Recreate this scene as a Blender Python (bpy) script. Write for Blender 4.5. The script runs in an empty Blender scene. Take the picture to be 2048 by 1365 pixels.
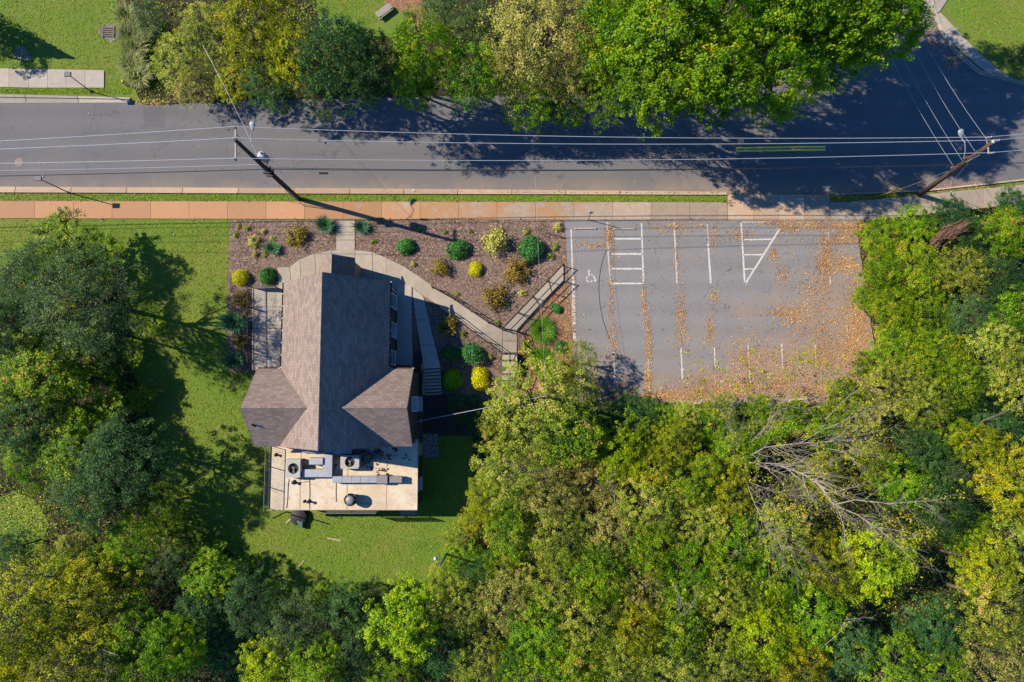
import bpy, bmesh, math, random
import numpy as np
from math import sin, cos, radians, pi
from mathutils import Vector, Matrix

# ------------------------------------------------------------------ camera, sky, sun, exposure
scn = bpy.context.scene
col = scn.collection
F = 2048 * 24 / 36
TILT = radians(5)
HCAM = 55.0
cam_d = bpy.data.cameras.new("camera"); cam = bpy.data.objects.new("camera", cam_d); col.objects.link(cam)
cam_d.sensor_width = 36; cam_d.lens = 24; cam_d.clip_start = 1; cam_d.clip_end = 2000
cam.location = (0, 0, HCAM); cam.rotation_euler = (TILT, 0, 0)
scn.camera = cam
SUN_EL = radians(41)
SUN_DIR = Vector((0.963 * cos(SUN_EL), -0.270 * cos(SUN_EL), -sin(SUN_EL)))   # the way the light travels
world = bpy.data.worlds.new("World"); scn.world = world; world.use_nodes = True
wn = world.node_tree.nodes; wl = world.node_tree.links
bg = wn["Background"]; sky = wn.new("ShaderNodeTexSky"); sky.sky_type = 'NISHITA'; sky.sun_disc = False
sky.sun_elevation = SUN_EL
sky.sun_rotation = math.atan2(-SUN_DIR.x, -SUN_DIR.y)
sky.air_density = 1.0; sky.dust_density = 0.1; sky.ozone_density = 2.5
tint = wn.new("ShaderNodeMix"); tint.data_type = 'RGBA'; tint.blend_type = 'MULTIPLY'; tint.inputs[0].default_value = 1.0; tint.clamp_result = False
tint.inputs[7].default_value = (0.46, 0.92, 1.5, 1)            # clear deep blue autumn sky, the same all round
wl.new(sky.outputs[0], tint.inputs[6]); wl.new(tint.outputs[2], bg.inputs[0]); bg.inputs[1].default_value = 0.072
sun_d = bpy.data.lights.new("sun", 'SUN'); sun = bpy.data.objects.new("sun", sun_d); col.objects.link(sun)
sun_d.energy = 5.0; sun_d.angle = radians(0.53); sun_d.color = (1.0, 0.875, 0.71)
sun.rotation_euler = SUN_DIR.to_track_quat('-Z', 'Y').to_euler()
sun.location = (-40, 10, 60)
scn.view_settings.view_transform = 'Standard'; scn.view_settings.look = 'None'
scn.view_settings.exposure = 1.2; scn.view_settings.gamma = 1.0
scn.render.resolution_x = 1024; scn.render.resolution_y = 682

# ------------------------------------------------------------------ helpers
def P(px, py, z=0.0):
    u = (px - 1024) / F; v = -(py - 682.5) / F
    y = v * cos(TILT) + sin(TILT); w = v * sin(TILT) - cos(TILT)
    t = (z - HCAM) / w
    return Vector((u * t, y * t, z))
def sm(a, b, t):
    t = min(1, max(0, (t - a) / (b - a))); return t * t * (3 - 2 * t)
def T(x, y):
    drop = 1 - sm(1.5, 6.0, y)
    lot = sm(1.5, 4.0, x) * sm(-2.6, -0.5, y)
    return -1.3 * drop * (1 - lot)
def G(px, py, off=0.0):
    z = 0
    for _ in range(4):
        p = P(px, py, z); z = T(p.x, p.y)
    p = P(px, py, z); p.z += off
    return p
def tag(o, label=None, cat=None, group=None, kind=None):
    if label: o["label"] = label
    if cat: o["category"] = cat
    if group: o["group"] = group
    if kind: o["kind"] = kind
    return o
def empty(name, loc=(0, 0, 0), rz=0):
    o = bpy.data.objects.new(name, None); col.objects.link(o); o.location = loc; o.rotation_euler = (0, 0, rz)
    o.empty_display_size = 0.2
    return o
def link(name, me, parent=None, loc=None):
    o = bpy.data.objects.new(name, me); col.objects.link(o)
    if parent is not None: o.parent = parent
    if loc is not None: o.location = loc
    return o
def new_mesh(name, verts, faces, mat, smooth=False):
    me = bpy.data.meshes.new(name); me.from_pydata([tuple(v) for v in verts], [], faces)
    if mat: me.materials.append(mat)
    me.validate(); me.update()
    if smooth: me.polygons.foreach_set("use_smooth", [True] * len(me.polygons))
    return me
class MB:
    def __init__(s): s.v = []; s.f = []
    def add(s, vs, fs):
        n = len(s.v); s.v += [tuple(v) for v in vs]; s.f += [tuple(i + n for i in f) for f in fs]; return s
    def box(s, x0, x1, y0, y1, z0, z1, M=None, bev=0.0):
        b = bmesh.new(); bmesh.ops.create_cube(b, size=1)
        for v in b.verts: v.co = Vector(((x0 + x1) / 2 + v.co.x * (x1 - x0), (y0 + y1) / 2 + v.co.y * (y1 - y0), (z0 + z1) / 2 + v.co.z * (z1 - z0)))
        if bev: bmesh.ops.bevel(b, geom=list(b.edges), offset=bev, segments=1, affect='EDGES')
        if M: bmesh.ops.transform(b, matrix=M, verts=b.verts)
        b.verts.index_update(); s.add([v.co.copy() for v in b.verts], [[v.index for v in f.verts] for f in b.faces]); b.free(); return s
    def prism(s, pts, z0, z1, zf=None):          # vertical prism over polygon pts (xy)
        n = len(pts)
        lo = [(p[0], p[1], z0) for p in pts]; hi = [(p[0], p[1], z1) for p in pts]
        fs = [tuple(range(n - 1, -1, -1)), tuple(range(n, 2 * n))] + [(i, (i + 1) % n, n + (i + 1) % n, n + i) for i in range(n)]
        return s.add(lo + hi, fs)
    def tube(s, pts, r, n=6, cap=True):
        pts = [Vector(p) for p in pts]; k = len(pts)
        rs = r if isinstance(r, (list, tuple)) else [r] * k
        vs = []; 
        for i, p in enumerate(pts):
            d = (pts[min(i + 1, k - 1)] - pts[max(i - 1, 0)])
            d = d.normalized() if d.length > 1e-9 else Vector((0, 0, 1))
            a = d.orthogonal().normalized() if abs(d.z) > .95 else d.cross(Vector((0, 0, 1))).normalized()
            b = d.cross(a)
            for j in range(n):
                t = 2 * pi * j / n; vs.append(p + (a * cos(t) + b * sin(t)) * rs[i])
        fs = [(i * n + j, i * n + (j + 1) % n, (i + 1) * n + (j + 1) % n, (i + 1) * n + j) for i in range(k - 1) for j in range(n)]
        if cap: fs += [tuple(range(n - 1, -1, -1)), tuple((k - 1) * n + j for j in range(n))]
        return s.add(vs, fs)
    def lathe(s, prof, c=(0, 0, 0), n=20):
        vs = []; k = len(prof)
        for (r, z) in prof:
            for j in range(n):
                t = 2 * pi * j / n; vs.append((c[0] + r * cos(t), c[1] + r * sin(t), c[2] + z))
        fs = [(i * n + j, i * n + (j + 1) % n, (i + 1) * n + (j + 1) % n, (i + 1) * n + j) for i in range(k - 1) for j in range(n)]
        fs += [tuple(range(n - 1, -1, -1)), tuple((k - 1) * n + j for j in range(n))]
        return s.add(vs, fs)
    def build(s, name, mat, parent=None, smooth=False, loc=None):
        return link(name, new_mesh(name, s.v, s.f, mat, smooth), parent, loc)
def drape(name, px_poly, off, mat, step=0.7, parent=None, flat=None, thick=0.0, world_pts=False):
    """a sheet over a polygon (given where it lies on the ground), cut finely and laid on the terrain"""
    pts = [(p if world_pts else (G(*p) if flat is None else P(*p, flat + off))) for p in px_poly]
    b = bmesh.new(); vs = [b.verts.new((p[0], p[1], 0)) for p in pts]
    f = b.faces.new(vs); bmesh.ops.triangulate(b, faces=[f])
    xs = [p[0] for p in pts]; ys = [p[1] for p in pts]
    if flat is None:
        for ax, lo, hi in ((0, min(xs), max(xs)), (1, min(ys), max(ys))):
            t = math.floor(lo / step) * step + step
            while t < hi:
                co = (t, 0, 0) if ax == 0 else (0, t, 0); no = (1, 0, 0) if ax == 0 else (0, 1, 0)
                bmesh.ops.bisect_plane(b, geom=b.verts[:] + b.edges[:] + b.faces[:], plane_co=co, plane_no=no, dist=1e-5)
                t += step
    for v in b.verts: v.co.z = (T(v.co.x, v.co.y) if flat is None else flat) + off
    bmesh.ops.recalc_face_normals(b, faces=b.faces)
    if b.faces and sum(fa.normal.z for fa in b.faces) < 0: bmesh.ops.reverse_faces(b, faces=b.faces)
    if thick:
        r = bmesh.ops.extrude_face_region(b, geom=b.faces[:])
        up = [g for g in r["geom"] if isinstance(g, bmesh.types.BMVert)]
        ups = set(up)
        for v in b.verts:
            if v not in ups: v.co.z -= thick
        bmesh.ops.recalc_face_normals(b, faces=b.faces)
    me = bpy.data.meshes.new(name); b.to_mesh(me); b.free(); me.materials.append(mat)
    return link(name, me, parent)

# ------------------------------------------------------------------ materials
def nodes_of(name):
    m = bpy.data.materials.new(name); m.use_nodes = True
    nt = m.node_tree; return m, nt.nodes, nt.links, nt.nodes["Principled BSDF"]
def noise(n, l, vec, scale, detail=3, rough=.55):
    t = n.new("ShaderNodeTexNoise"); t.inputs["Scale"].default_value = scale; t.inputs["Detail"].default_value = detail
    t.inputs["Roughness"].default_value = rough; l.new(vec, t.inputs["Vector"]); return t.outputs["Fac"]
def ramp(n, l, fac, stops):
    r = n.new("ShaderNodeValToRGB"); e = r.color_ramp.elements
    while len(e) < len(stops): e.new(0.5)
    for i, (p, c) in enumerate(stops):
        e[i].position = p; e[i].color = (*c, 1) if len(c) == 3 else c
    l.new(fac, r.inputs[0]); return r.outputs[0]
def mix(n, l, fac, a, b, mode='MIX'):
    m = n.new("ShaderNodeMix"); m.data_type = 'RGBA'; m.blend_type = mode
    for sock, val in ((m.inputs[0], fac), (m.inputs[6], a), (m.inputs[7], b)):
        if isinstance(val, (int, float)): sock.default_value = val
        elif isinstance(val, (tuple, list)): sock.default_value = (*val, 1)
        else: l.new(val, sock)
    return m.outputs[2]
def math_n(n, l, op, a, b=None):
    m = n.new("ShaderNodeMath"); m.operation = op
    for i, val in enumerate((a, b)):
        if val is None: continue
        if isinstance(val, (int, float)): m.inputs[i].default_value = val
        else: l.new(val, m.inputs[i])
    return m.outputs[0]
def bumpit(n, l, bs, h, strength, dist=.02):
    b = n.new("ShaderNodeBump"); b.inputs["Strength"].default_value = strength; b.inputs["Distance"].default_value = dist
    l.new(h, b.inputs["Height"]); l.new(b.outputs[0], bs.inputs["Normal"])
K_ = .53
def fin(n, l, c, k=K_): return mix(n, l, 1.0, c, (k, k, k), 'MULTIPLY')
def pos(n): return n.new("ShaderNodeNewGeometry").outputs["Position"]
def plain(name, c, c2=None, scale=6, rough=.7, metal=0.0, bump=0.25, spec=.3, fine=40, k=K_):
    m, n, l, bs = nodes_of(name); p = pos(n)
    c2 = c2 or tuple(x * .72 for x in c)
    f1 = noise(n, l, p, scale, 5, .65); f2 = noise(n, l, p, fine, 2)
    base = ramp(n, l, f1, [(.32, c2), (.62, c)])
    base = mix(n, l, .25, base, ramp(n, l, f2, [(.3, tuple(x * .6 for x in c)), (.7, tuple(min(1, x * 1.35) for x in c))]))
    l.new(fin(n, l, base, k), bs.inputs["Base Color"]); bs.inputs["Roughness"].default_value = rough; bs.inputs["Metallic"].default_value = metal
    bs.inputs["Specular IOR Level"].default_value = spec
    if bump: bumpit(n, l, bs, f2, bump)
    return m
def m_grass():
    m, n, l, bs = nodes_of("lawn grass"); p = pos(n)
    a = noise(n, l, p, .1, 5, .65); b = noise(n, l, p, .5, 6, .72); c = noise(n, l, p, 4, 4, .75); d = noise(n, l, p, 20, 3, .75); e = noise(n, l, p, 1.6, 5, .7)
    base = ramp(n, l, a, [(.42, (.21, .165, .045)), (.49, (.125, .16, .026)), (.56, (.055, .165, .011))])
    base = mix(n, l, .5, base, ramp(n, l, b, [(.36, (.24, .165, .058)), (.46, (.135, .16, .028)), (.55, (.08, .165, .015)), (.66, (.035, .115, .008))]))
    base = mix(n, l, .32, base, ramp(n, l, c, [(.3, (.05, .075, .012)), (.52, (.105, .16, .022)), (.72, (.2, .22, .05))]))
    base = mix(n, l, .45, base, ramp(n, l, d, [(.28, (.035, .06, .008)), (.5, (.105, .155, .02)), (.72, (.22, .25, .055))]))
    base = mix(n, l, ramp(n, l, e, [(.58, (0, 0, 0)), (.72, (.6, .6, .6))]), base, (.26, .19, .085))   # thin, straw coloured spots
    l.new(fin(n, l, base, .76), bs.inputs["Base Color"]); bs.inputs["Roughness"].default_value = .9; bs.inputs["Specular IOR Level"].default_value = .15
    bumpit(n, l, bs, d, .6, .04); return m
def m_mulch(name, c1, c2, c3):
    m, n, l, bs = nodes_of(name); p = pos(n)
    v = n.new("ShaderNodeTexVoronoi"); v.inputs["Scale"].default_value = 11; l.new(p, v.inputs["Vector"])
    sep = n.new("ShaderNodeSeparateColor"); l.new(v.outputs["Color"], sep.inputs[0])
    a = noise(n, l, p, .35, 4, .6); f = noise(n, l, p, 22, 3, .7)
    base = ramp(n, l, sep.outputs[0], [(.0, tuple(x * .45 for x in c1)), (.35, c1), (.7, c2), (1, c3)])
    base = mix(n, l, ramp(n, l, a, [(.42, (0, 0, 0)), (.62, (.6, .6, .6))]), base, mix(n, l, f, c1, c3))
    l.new(fin(n, l, base), bs.inputs["Base Color"]); bs.inputs["Roughness"].default_value = .92; bs.inputs["Specular IOR Level"].default_value = .15
    bumpit(n, l, bs, math_n(n, l, 'ADD', sep.outputs[0], f), .9, .05); return m
def m_asphalt(name, c, warm, edge=None, tan=None):
    m, n, l, bs = nodes_of(name); p = pos(n)
    a = noise(n, l, p, .22, 4, .6); b = noise(n, l, p, 1.5, 5, .7); f = noise(n, l, p, 26, 3, .75); g = noise(n, l, p, 70, 1)
    base = ramp(n, l, a, [(.3, tuple(x * .82 for x in c)), (.5, c), (.7, warm)])
    base = mix(n, l, .3, base, ramp(n, l, b, [(.25, tuple(x * .7 for x in c)), (.75, tuple(x * 1.25 for x in c))]))
    base = mix(n, l, .45, base, ramp(n, l, f, [(.25, tuple(x * .5 for x in c)), (.55, c), (.8, tuple(x * 1.7 for x in c))]))
    # hairline cracks: the edges of a warped cell pattern, thinned out
    w = n.new("ShaderNodeVectorMath"); w.operation = 'ADD'; nz = n.new("ShaderNodeTexNoise"); nz.inputs["Scale"].default_value = .6
    nz.inputs["Detail"].default_value = 4
    l.new(p, nz.inputs["Vector"]); sc = n.new("ShaderNodeVectorMath"); sc.operation = 'SCALE'; sc.inputs["Scale"].default_value = 2.2
    l.new(nz.outputs["Color"], sc.inputs[0]); l.new(p, w.inputs[0]); l.new(sc.outputs[0], w.inputs[1])
    v = n.new("ShaderNodeTexVoronoi"); v.feature = 'DISTANCE_TO_EDGE'; v.inputs["Scale"].default_value = .17; l.new(w.outputs[0], v.inputs["Vector"])
    cr = ramp(n, l, v.outputs["Distance"], [(.0, (1, 1, 1)), (.011, (0, 0, 0))])
    cr = math_n(n, l, 'MULTIPLY', cr, ramp(n, l, b, [(.45, (0, 0, 0)), (.6, (.75, .75, .75))]))
    base = mix(n, l, cr, base, tuple(x * .35 for x in c))
    tr = n.new('ShaderNodeTexWave'); tr.bands_direction = 'Y'; tr.inputs['Scale'].default_value = .17; tr.inputs['Distortion'].default_value = 1.2; tr.inputs['Detail'].default_value = 3; tr.inputs['Detail Scale'].default_value = .4
    l.new(p, tr.inputs['Vector'])
    base = mix(n, l, math_n(n, l, 'MULTIPLY', tr.outputs['Fac'], .22), base, tuple(x * 1.35 for x in c))
    st = ramp(n, l, noise(n, l, p, .9, 5, .75), [(.62, (0, 0, 0)), (.72, (.5, .5, .5))])
    base = mix(n, l, st, base, tuple(x * .62 for x in c))
    if tan:                                                     # leaf tannin stains towards the wooded corner
        s = n.new("ShaderNodeSeparateXYZ"); l.new(p, s.inputs[0])
        g = math_n(n, l, 'SUBTRACT', math_n(n, l, 'MULTIPLY', s.outputs["X"], .045), math_n(n, l, 'MULTIPLY', s.outputs["Y"], .075))
        g = math_n(n, l, 'ADD', g, math_n(n, l, 'MULTIPLY', noise(n, l, p, .45, 6, .72), 2.2))
        base = mix(n, l, ramp(n, l, math_n(n, l, 'MULTIPLY', g, .4), [(.52, (0, 0, 0)), (.8, (.6, .6, .6))]), base, tan)
    if edge:                                                    # clay washed onto the carriageway beside the verge
        s = n.new("ShaderNodeSeparateXYZ"); l.new(p, s.inputs[0])
        y = math_n(n, l, 'ADD', s.outputs["Y"], math_n(n, l, 'MULTIPLY', b, 1.6))
        msk = ramp(n, l, math_n(n, l, 'DIVIDE', math_n(n, l, 'SUBTRACT', y, 17.5), 2.8), [(.0, (.85, .85, .85)), (.35, (.3, .3, .3)), (.8, (0, 0, 0))])
        msk = math_n(n, l, 'MULTIPLY', msk, ramp(n, l, noise(n, l, p, .3, 3), [(.36, (.3, .3, .3)), (.56, (1, 1, 1))]))
        base = mix(n, l, msk, base, edge)
    l.new(fin(n, l, base), bs.inputs["Base Color"]); bs.inputs["Roughness"].default_value = .88; bs.inputs["Specular IOR Level"].default_value = .2
    bumpit(n, l, bs, math_n(n, l, 'ADD', f, g), .5, .02); return m
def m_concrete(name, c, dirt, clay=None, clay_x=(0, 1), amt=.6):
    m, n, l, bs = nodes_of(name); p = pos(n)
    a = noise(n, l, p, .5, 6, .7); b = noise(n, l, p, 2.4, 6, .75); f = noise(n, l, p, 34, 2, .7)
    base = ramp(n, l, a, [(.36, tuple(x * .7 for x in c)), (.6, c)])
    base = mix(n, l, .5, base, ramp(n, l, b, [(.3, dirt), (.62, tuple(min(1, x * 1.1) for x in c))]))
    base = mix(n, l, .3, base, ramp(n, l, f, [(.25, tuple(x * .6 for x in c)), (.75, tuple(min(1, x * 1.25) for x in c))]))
    if clay:
        s = n.new("ShaderNodeSeparateXYZ"); l.new(p, s.inputs[0])
        g = math_n(n, l, 'DIVIDE', math_n(n, l, 'SUBTRACT', s.outputs["X"], clay_x[0]), clay_x[1] - clay_x[0])
        g = math_n(n, l, 'ADD', g, math_n(n, l, 'MULTIPLY', math_n(n, l, 'SUBTRACT', a, .5), 3.2))
        g = math_n(n, l, 'ADD', g, math_n(n, l, 'MULTIPLY', math_n(n, l, 'SUBTRACT', b, .5), 1.6))
        msk = ramp(n, l, g, [(.2, (amt, amt, amt)), (.8, (amt * .12,) * 3)])
        base = mix(n, l, msk, base, mix(n, l, b, clay, tuple(min(1, x * 1.2) for x in clay)))
    oi = n.new("ShaderNodeObjectInfo")
    hv = n.new("ShaderNodeHueSaturation"); l.new(base, hv.inputs["Color"])
    l.new(math_n(n, l, 'ADD', math_n(n, l, 'MULTIPLY', oi.outputs["Random"], .3), .84), hv.inputs["Value"])
    l.new(fin(n, l, hv.outputs[0]), bs.inputs["Base Color"]); bs.inputs["Roughness"].default_value = .85; bs.inputs["Specular IOR Level"].default_value = .25
    bumpit(n, l, bs, math_n(n, l, 'ADD', b, f), .3, .015); return m
def m_shingle(name, swap):
    m, n, l, bs = nodes_of(name); p = pos(n)
    s = n.new("ShaderNodeSeparateXYZ"); l.new(p, s.inputs[0]); c = n.new("ShaderNodeCombineXYZ")
    a, b = (s.outputs["Y"], s.outputs["X"]) if not swap else (s.outputs["X"], s.outputs["Y"])
    l.new(a, c.inputs[0]); l.new(math_n(n, l, 'MULTIPLY', b, 1.414), c.inputs[1])
    br = n.new("ShaderNodeTexBrick"); l.new(c.outputs[0], br.inputs["Vector"])
    br.inputs["Color1"].default_value = (.4, .305, .26, 1); br.inputs["Color2"].default_value = (.115, .085, .075, 1)
    br.inputs["Mortar"].default_value = (.05, .04, .038, 1); br.inputs["Scale"].default_value = 1
    br.inputs["Brick Width"].default_value = .42; br.inputs["Row Height"].default_value = .25; br.inputs["Mortar Size"].default_value = .02
    br.inputs["Mortar Smooth"].default_value = .4; br.inputs["Bias"].default_value = -.15
    f = noise(n, l, p, 30, 3, .7); g = noise(n, l, p, .35, 4); h = noise(n, l, p, 5, 3, .7)
    base = mix(n, l, .2, br.outputs["Color"], ramp(n, l, f, [(.25, (.09, .07, .06)), (.75, (.36, .28, .24))]))
    base = mix(n, l, .25, base, ramp(n, l, h, [(.35, (.15, .11, .1)), (.6, (.28, .215, .185))]))
    base = mix(n, l, .2, base, ramp(n, l, g, [(.3, (.14, .105, .09)), (.7, (.34, .265, .22))]))
    base = mix(n, l, .12, base, (.5, .4, .33))
    l.new(fin(n, l, base), bs.inputs["Base Color"]); bs.inputs["Roughness"].default_value = .9; bs.inputs["Specular IOR Level"].default_value = .2
    bumpit(n, l, bs, math_n(n, l, 'ADD', br.outputs["Fac"], math_n(n, l, 'MULTIPLY', f, -.6)), -.5, .02); return m
def m_membrane():
    m, n, l, bs = nodes_of("stained roof membrane"); p = pos(n)
    a = noise(n, l, p, .55, 6, .7); b = noise(n, l, p, 2.2, 6, .75); f = noise(n, l, p, 25, 2)
    base = ramp(n, l, a, [(.3, (.56, .42, .25)), (.5, (.74, .64, .45)), (.7, (.8, .74, .58))])
    base = mix(n, l, ramp(n, l, b, [(.47, (0, 0, 0)), (.64, (.8, .8, .8))]), base, (.5, .33, .19))
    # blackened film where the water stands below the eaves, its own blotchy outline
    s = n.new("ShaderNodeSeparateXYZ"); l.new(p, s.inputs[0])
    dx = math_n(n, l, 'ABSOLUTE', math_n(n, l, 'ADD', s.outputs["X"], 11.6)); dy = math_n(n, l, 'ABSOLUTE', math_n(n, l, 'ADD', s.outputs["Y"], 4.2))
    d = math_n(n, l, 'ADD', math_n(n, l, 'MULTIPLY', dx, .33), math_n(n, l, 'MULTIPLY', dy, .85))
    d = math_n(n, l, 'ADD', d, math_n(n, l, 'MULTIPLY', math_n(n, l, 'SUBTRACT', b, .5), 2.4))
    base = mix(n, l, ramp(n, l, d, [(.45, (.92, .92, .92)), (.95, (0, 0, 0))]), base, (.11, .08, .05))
    base = mix(n, l, .15, base, ramp(n, l, f, [(.3, (.4, .3, .2)), (.7, (.9, .8, .7))]))
    l.new(fin(n, l, base, .5), bs.inputs["Base Color"]); bs.inputs["Roughness"].default_value = .7; bumpit(n, l, bs, b, .12); return m
def m_leaf(name, stops, trans=.4, vary=.08, gain=2.0):
    """leaf colour by the leaf's own tint, shifted a little from plant to plant"""
    m, n, l, bs = nodes_of(name)
    at = n.new("ShaderNodeAttribute"); at.attribute_name = "tint"
    oi = n.new("ShaderNodeObjectInfo"); p = pos(n)
    f = math_n(n, l, 'ADD', at.outputs["Fac"], math_n(n, l, 'MULTIPLY', math_n(n, l, 'SUBTRACT', noise(n, l, p, .3, 5, .65), .5), 1.0))
    f = math_n(n, l, 'ADD', f, math_n(n, l, 'MULTIPLY', math_n(n, l, 'SUBTRACT', oi.outputs["Random"], .5), vary * 2))
    c = ramp(n, l, f, stops)
    hv = n.new("ShaderNodeHueSaturation"); l.new(c, hv.inputs["Color"]); hv.inputs["Saturation"].default_value = 1.17
    l.new(math_n(n, l, 'ADD', .5 - vary * .2, math_n(n, l, 'MULTIPLY', oi.outputs["Random"], vary * .4)), hv.inputs["Hue"])
    c = fin(n, l, hv.outputs[0], gain)
    l.new(c, bs.inputs["Base Color"]); bs.inputs["Roughness"].default_value = .55; bs.inputs["Specular IOR Level"].default_value = .25
    tr = n.new("ShaderNodeBsdfTranslucent"); l.new(mix(n, l, 1.0, c, (1.25, 1.2, .55), 'MULTIPLY'), tr.inputs["Color"])
    ms = n.new("ShaderNodeMixShader"); ms.inputs[0].default_value = trans
    l.new(bs.outputs[0], ms.inputs[1]); l.new(tr.outputs[0], ms.inputs[2]); l.new(ms.outputs[0], n["Material Output"].inputs["Surface"])
    return m
GRASS = m_grass()
MULCH = m_mulch("bark mulch", (.17, .112, .088), (.3, .205, .165), (.46, .34, .26))
STRAW = m_mulch("pine straw", (.2, .105, .055), (.36, .2, .11), (.46, .3, .18))
LITTER = m_mulch("woodland leaf litter", (.035, .027, .017), (.065, .05, .026), (.11, .075, .04))
DIRT = m_mulch("packed dark soil", (.06, .05, .045), (.085, .07, .062), (.12, .1, .085))
ROAD = m_asphalt("road asphalt", (.165, .165, .17), (.195, .182, .17), (.42, .28, .17))
LOTM = m_asphalt("car park asphalt", (.245, .245, .247), (.285, .277, .265), tan=(.4, .26, .15))
PATCHM = m_asphalt("asphalt repair", (.14, .14, .145), (.15, .145, .14))
CONC = m_concrete("pale concrete", (.46, .41, .34), (.27, .23, .18))
WALKM = m_concrete("sidewalk concrete", (.44, .37, .29), (.22, .17, .12), (.45, .23, .105), (-14, 14), .88)
KERBM = m_concrete("kerb concrete", (.5, .42, .33), (.3, .22, .15), (.48, .3, .17), (-10, 25), .55)
PATHM = m_concrete("walkway concrete", (.44, .385, .305), (.25, .21, .16))
PATIOM = m_concrete("terrace concrete", (.5, .45, .37), (.33, .28, .22))
APRONM = m_concrete("apron concrete", (.47, .39, .3), (.3, .23, .16), (.52, .3, .16), (12, 30), .6)
JOINT = plain("dark joint dirt", (.16, .105, .065))
SH_MAIN = m_shingle("shingles on main roof", False); SH_CROSS = m_shingle("shingles on cross roof", True)
MEMB = m_membrane()
BRICKD = plain("dark brown siding", (.07, .058, .05), scale=3, rough=.85)
TRIMW = plain("white trim", (.72, .7, .66), (.6, .58, .54), rough=.6)
TRIMD = plain("brown trim", (.1, .075, .06))
GLASSM = plain("dark window glass", (.02, .024, .03), (.015, .018, .022), rough=.08, bump=0, spec=.6)
PAINT = plain("worn white road paint", (.72, .7, .66), (.38, .37, .36), scale=5, rough=.8, fine=25)
YELLOWP = plain("worn yellow road paint", (.95, .56, .06), (.7, .42, .1), scale=4, fine=20, k=1.0)
IRON = plain("black railing iron", (.022, .022, .025), rough=.5)
GALV = plain("galvanized sheet metal", (.5, .52, .56), (.4, .42, .46), scale=3, rough=.42, metal=.55, bump=.08)
GREYM = plain("grey painted metal", (.27, .28, .29), rough=.5, metal=.2)
ACM = plain("cream grey cabinet paint", (.47, .46, .42), rough=.55, bump=.1)
BLACKP = plain("black plastic", (.022, .022, .025), rough=.6)
POLEM = plain("creosoted pole wood", (.075, .058, .038), (.04, .032, .024), scale=4, rough=.9, fine=18)
POLEB = plain("reddish pole wood", (.12, .07, .045), (.06, .04, .03), scale=4, rough=.9, fine=18)
ARMM = plain("weathered arm timber", (.42, .37, .33), (.3, .26, .23), rough=.9)
WIREM = plain("bright aluminium wire", (.62, .62, .64), rough=.45, metal=.3, bump=0)
WIRED = plain("black cable sheath", (.02, .02, .022), rough=.6, bump=0)
PORC = plain("white porcelain", (.62, .62, .62), rough=.3, bump=0)
LAMPM = plain("lamp housing grey", (.36, .38, .41), rough=.45, bump=0)
TRANSM = plain("transformer grey", (.45, .48, .52), rough=.45, bump=.05)
WOODP = plain("weathered plank", (.5, .37, .25), (.36, .26, .17), fine=14)
RUST = plain("rusty iron lid", (.2, .15, .13), (.12, .09, .08), rough=.8)
GRAVEL = m_mulch("grey stones", (.2, .19, .18), (.3, .28, .26), (.42, .39, .36))
CLAYM = m_mulch("red clay", (.3, .15, .08), (.42, .23, .13), (.5, .3, .18))
YPLAST = plain("yellow plastic", (.6, .36, .02), rough=.5)
GREENB = plain("green painted steel", (.06, .16, .11), rough=.5)
BLUEM = plain("blue meter cover", (.08, .2, .42), rough=.4)
BARK = plain("grey brown bark", (.17, .135, .1), (.1, .08, .06), scale=5, rough=.95, bump=.5, fine=22)
BARKP = plain("pale bark", (.4, .345, .28), (.28, .235, .19), scale=5, rough=.9, bump=.4, fine=22)
BARKD = plain("dark bark", (.07, .055, .042), scale=5, rough=.95, bump=.4, fine=22)
# ------------------------------------------------------------------ ground, roads, walks
def struct(o): return tag(o, kind="structure")
def axis(lo, hi, st, far):
    a = [-far, -far * .5, lo - 30] + list(np.arange(lo, hi + st, st)) + [hi + 30, far * .5, far]
    return a
gx = axis(-52, 52, .6, 500); gy = axis(-32, 44, .6, 500)
gv = [(x, y, T(x, y)) for y in gy for x in gx]; nx = len(gx)
gf = [(j * nx + i, j * nx + i + 1, (j + 1) * nx + i + 1, (j + 1) * nx + i) for j in range(len(gy) - 1) for i in range(nx - 1)]
struct(link("ground", new_mesh("ground", gv, gf, GRASS, True)))

road_poly = [(-600, 207), (0, 207), (262, 205), (300, 211), (470, 204), (700, 196), (1100, 190), (1500, 180), (1650, 120), (1745, 40), (1790, -60),
             (1800, -250), (1960, -250), (1850, -60), (1862, 20), (1880, 66), (1905, 106), (1958, 150), (2048, 173), (2400, 215), (2700, 220), (2700, 300), (2300, 340), (2048, 362), (1850, 383), (1660, 389), (1455, 388), (900, 384), (0, 374), (-600, 368)]
struct(drape("road", road_poly, .012, ROAD, flat=0))
lot_poly = [(1128, 441), (1712, 441), (1722, 520), (1748, 690), (1765, 808), (1150, 803), (1146, 700)]
struct(drape("car_park", lot_poly, .012, LOTM, flat=0))
struct(drape("asphalt_patch", [(288, 214), (331, 216), (329, 255), (287, 254)], .017, PATCHM, flat=0))

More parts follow.
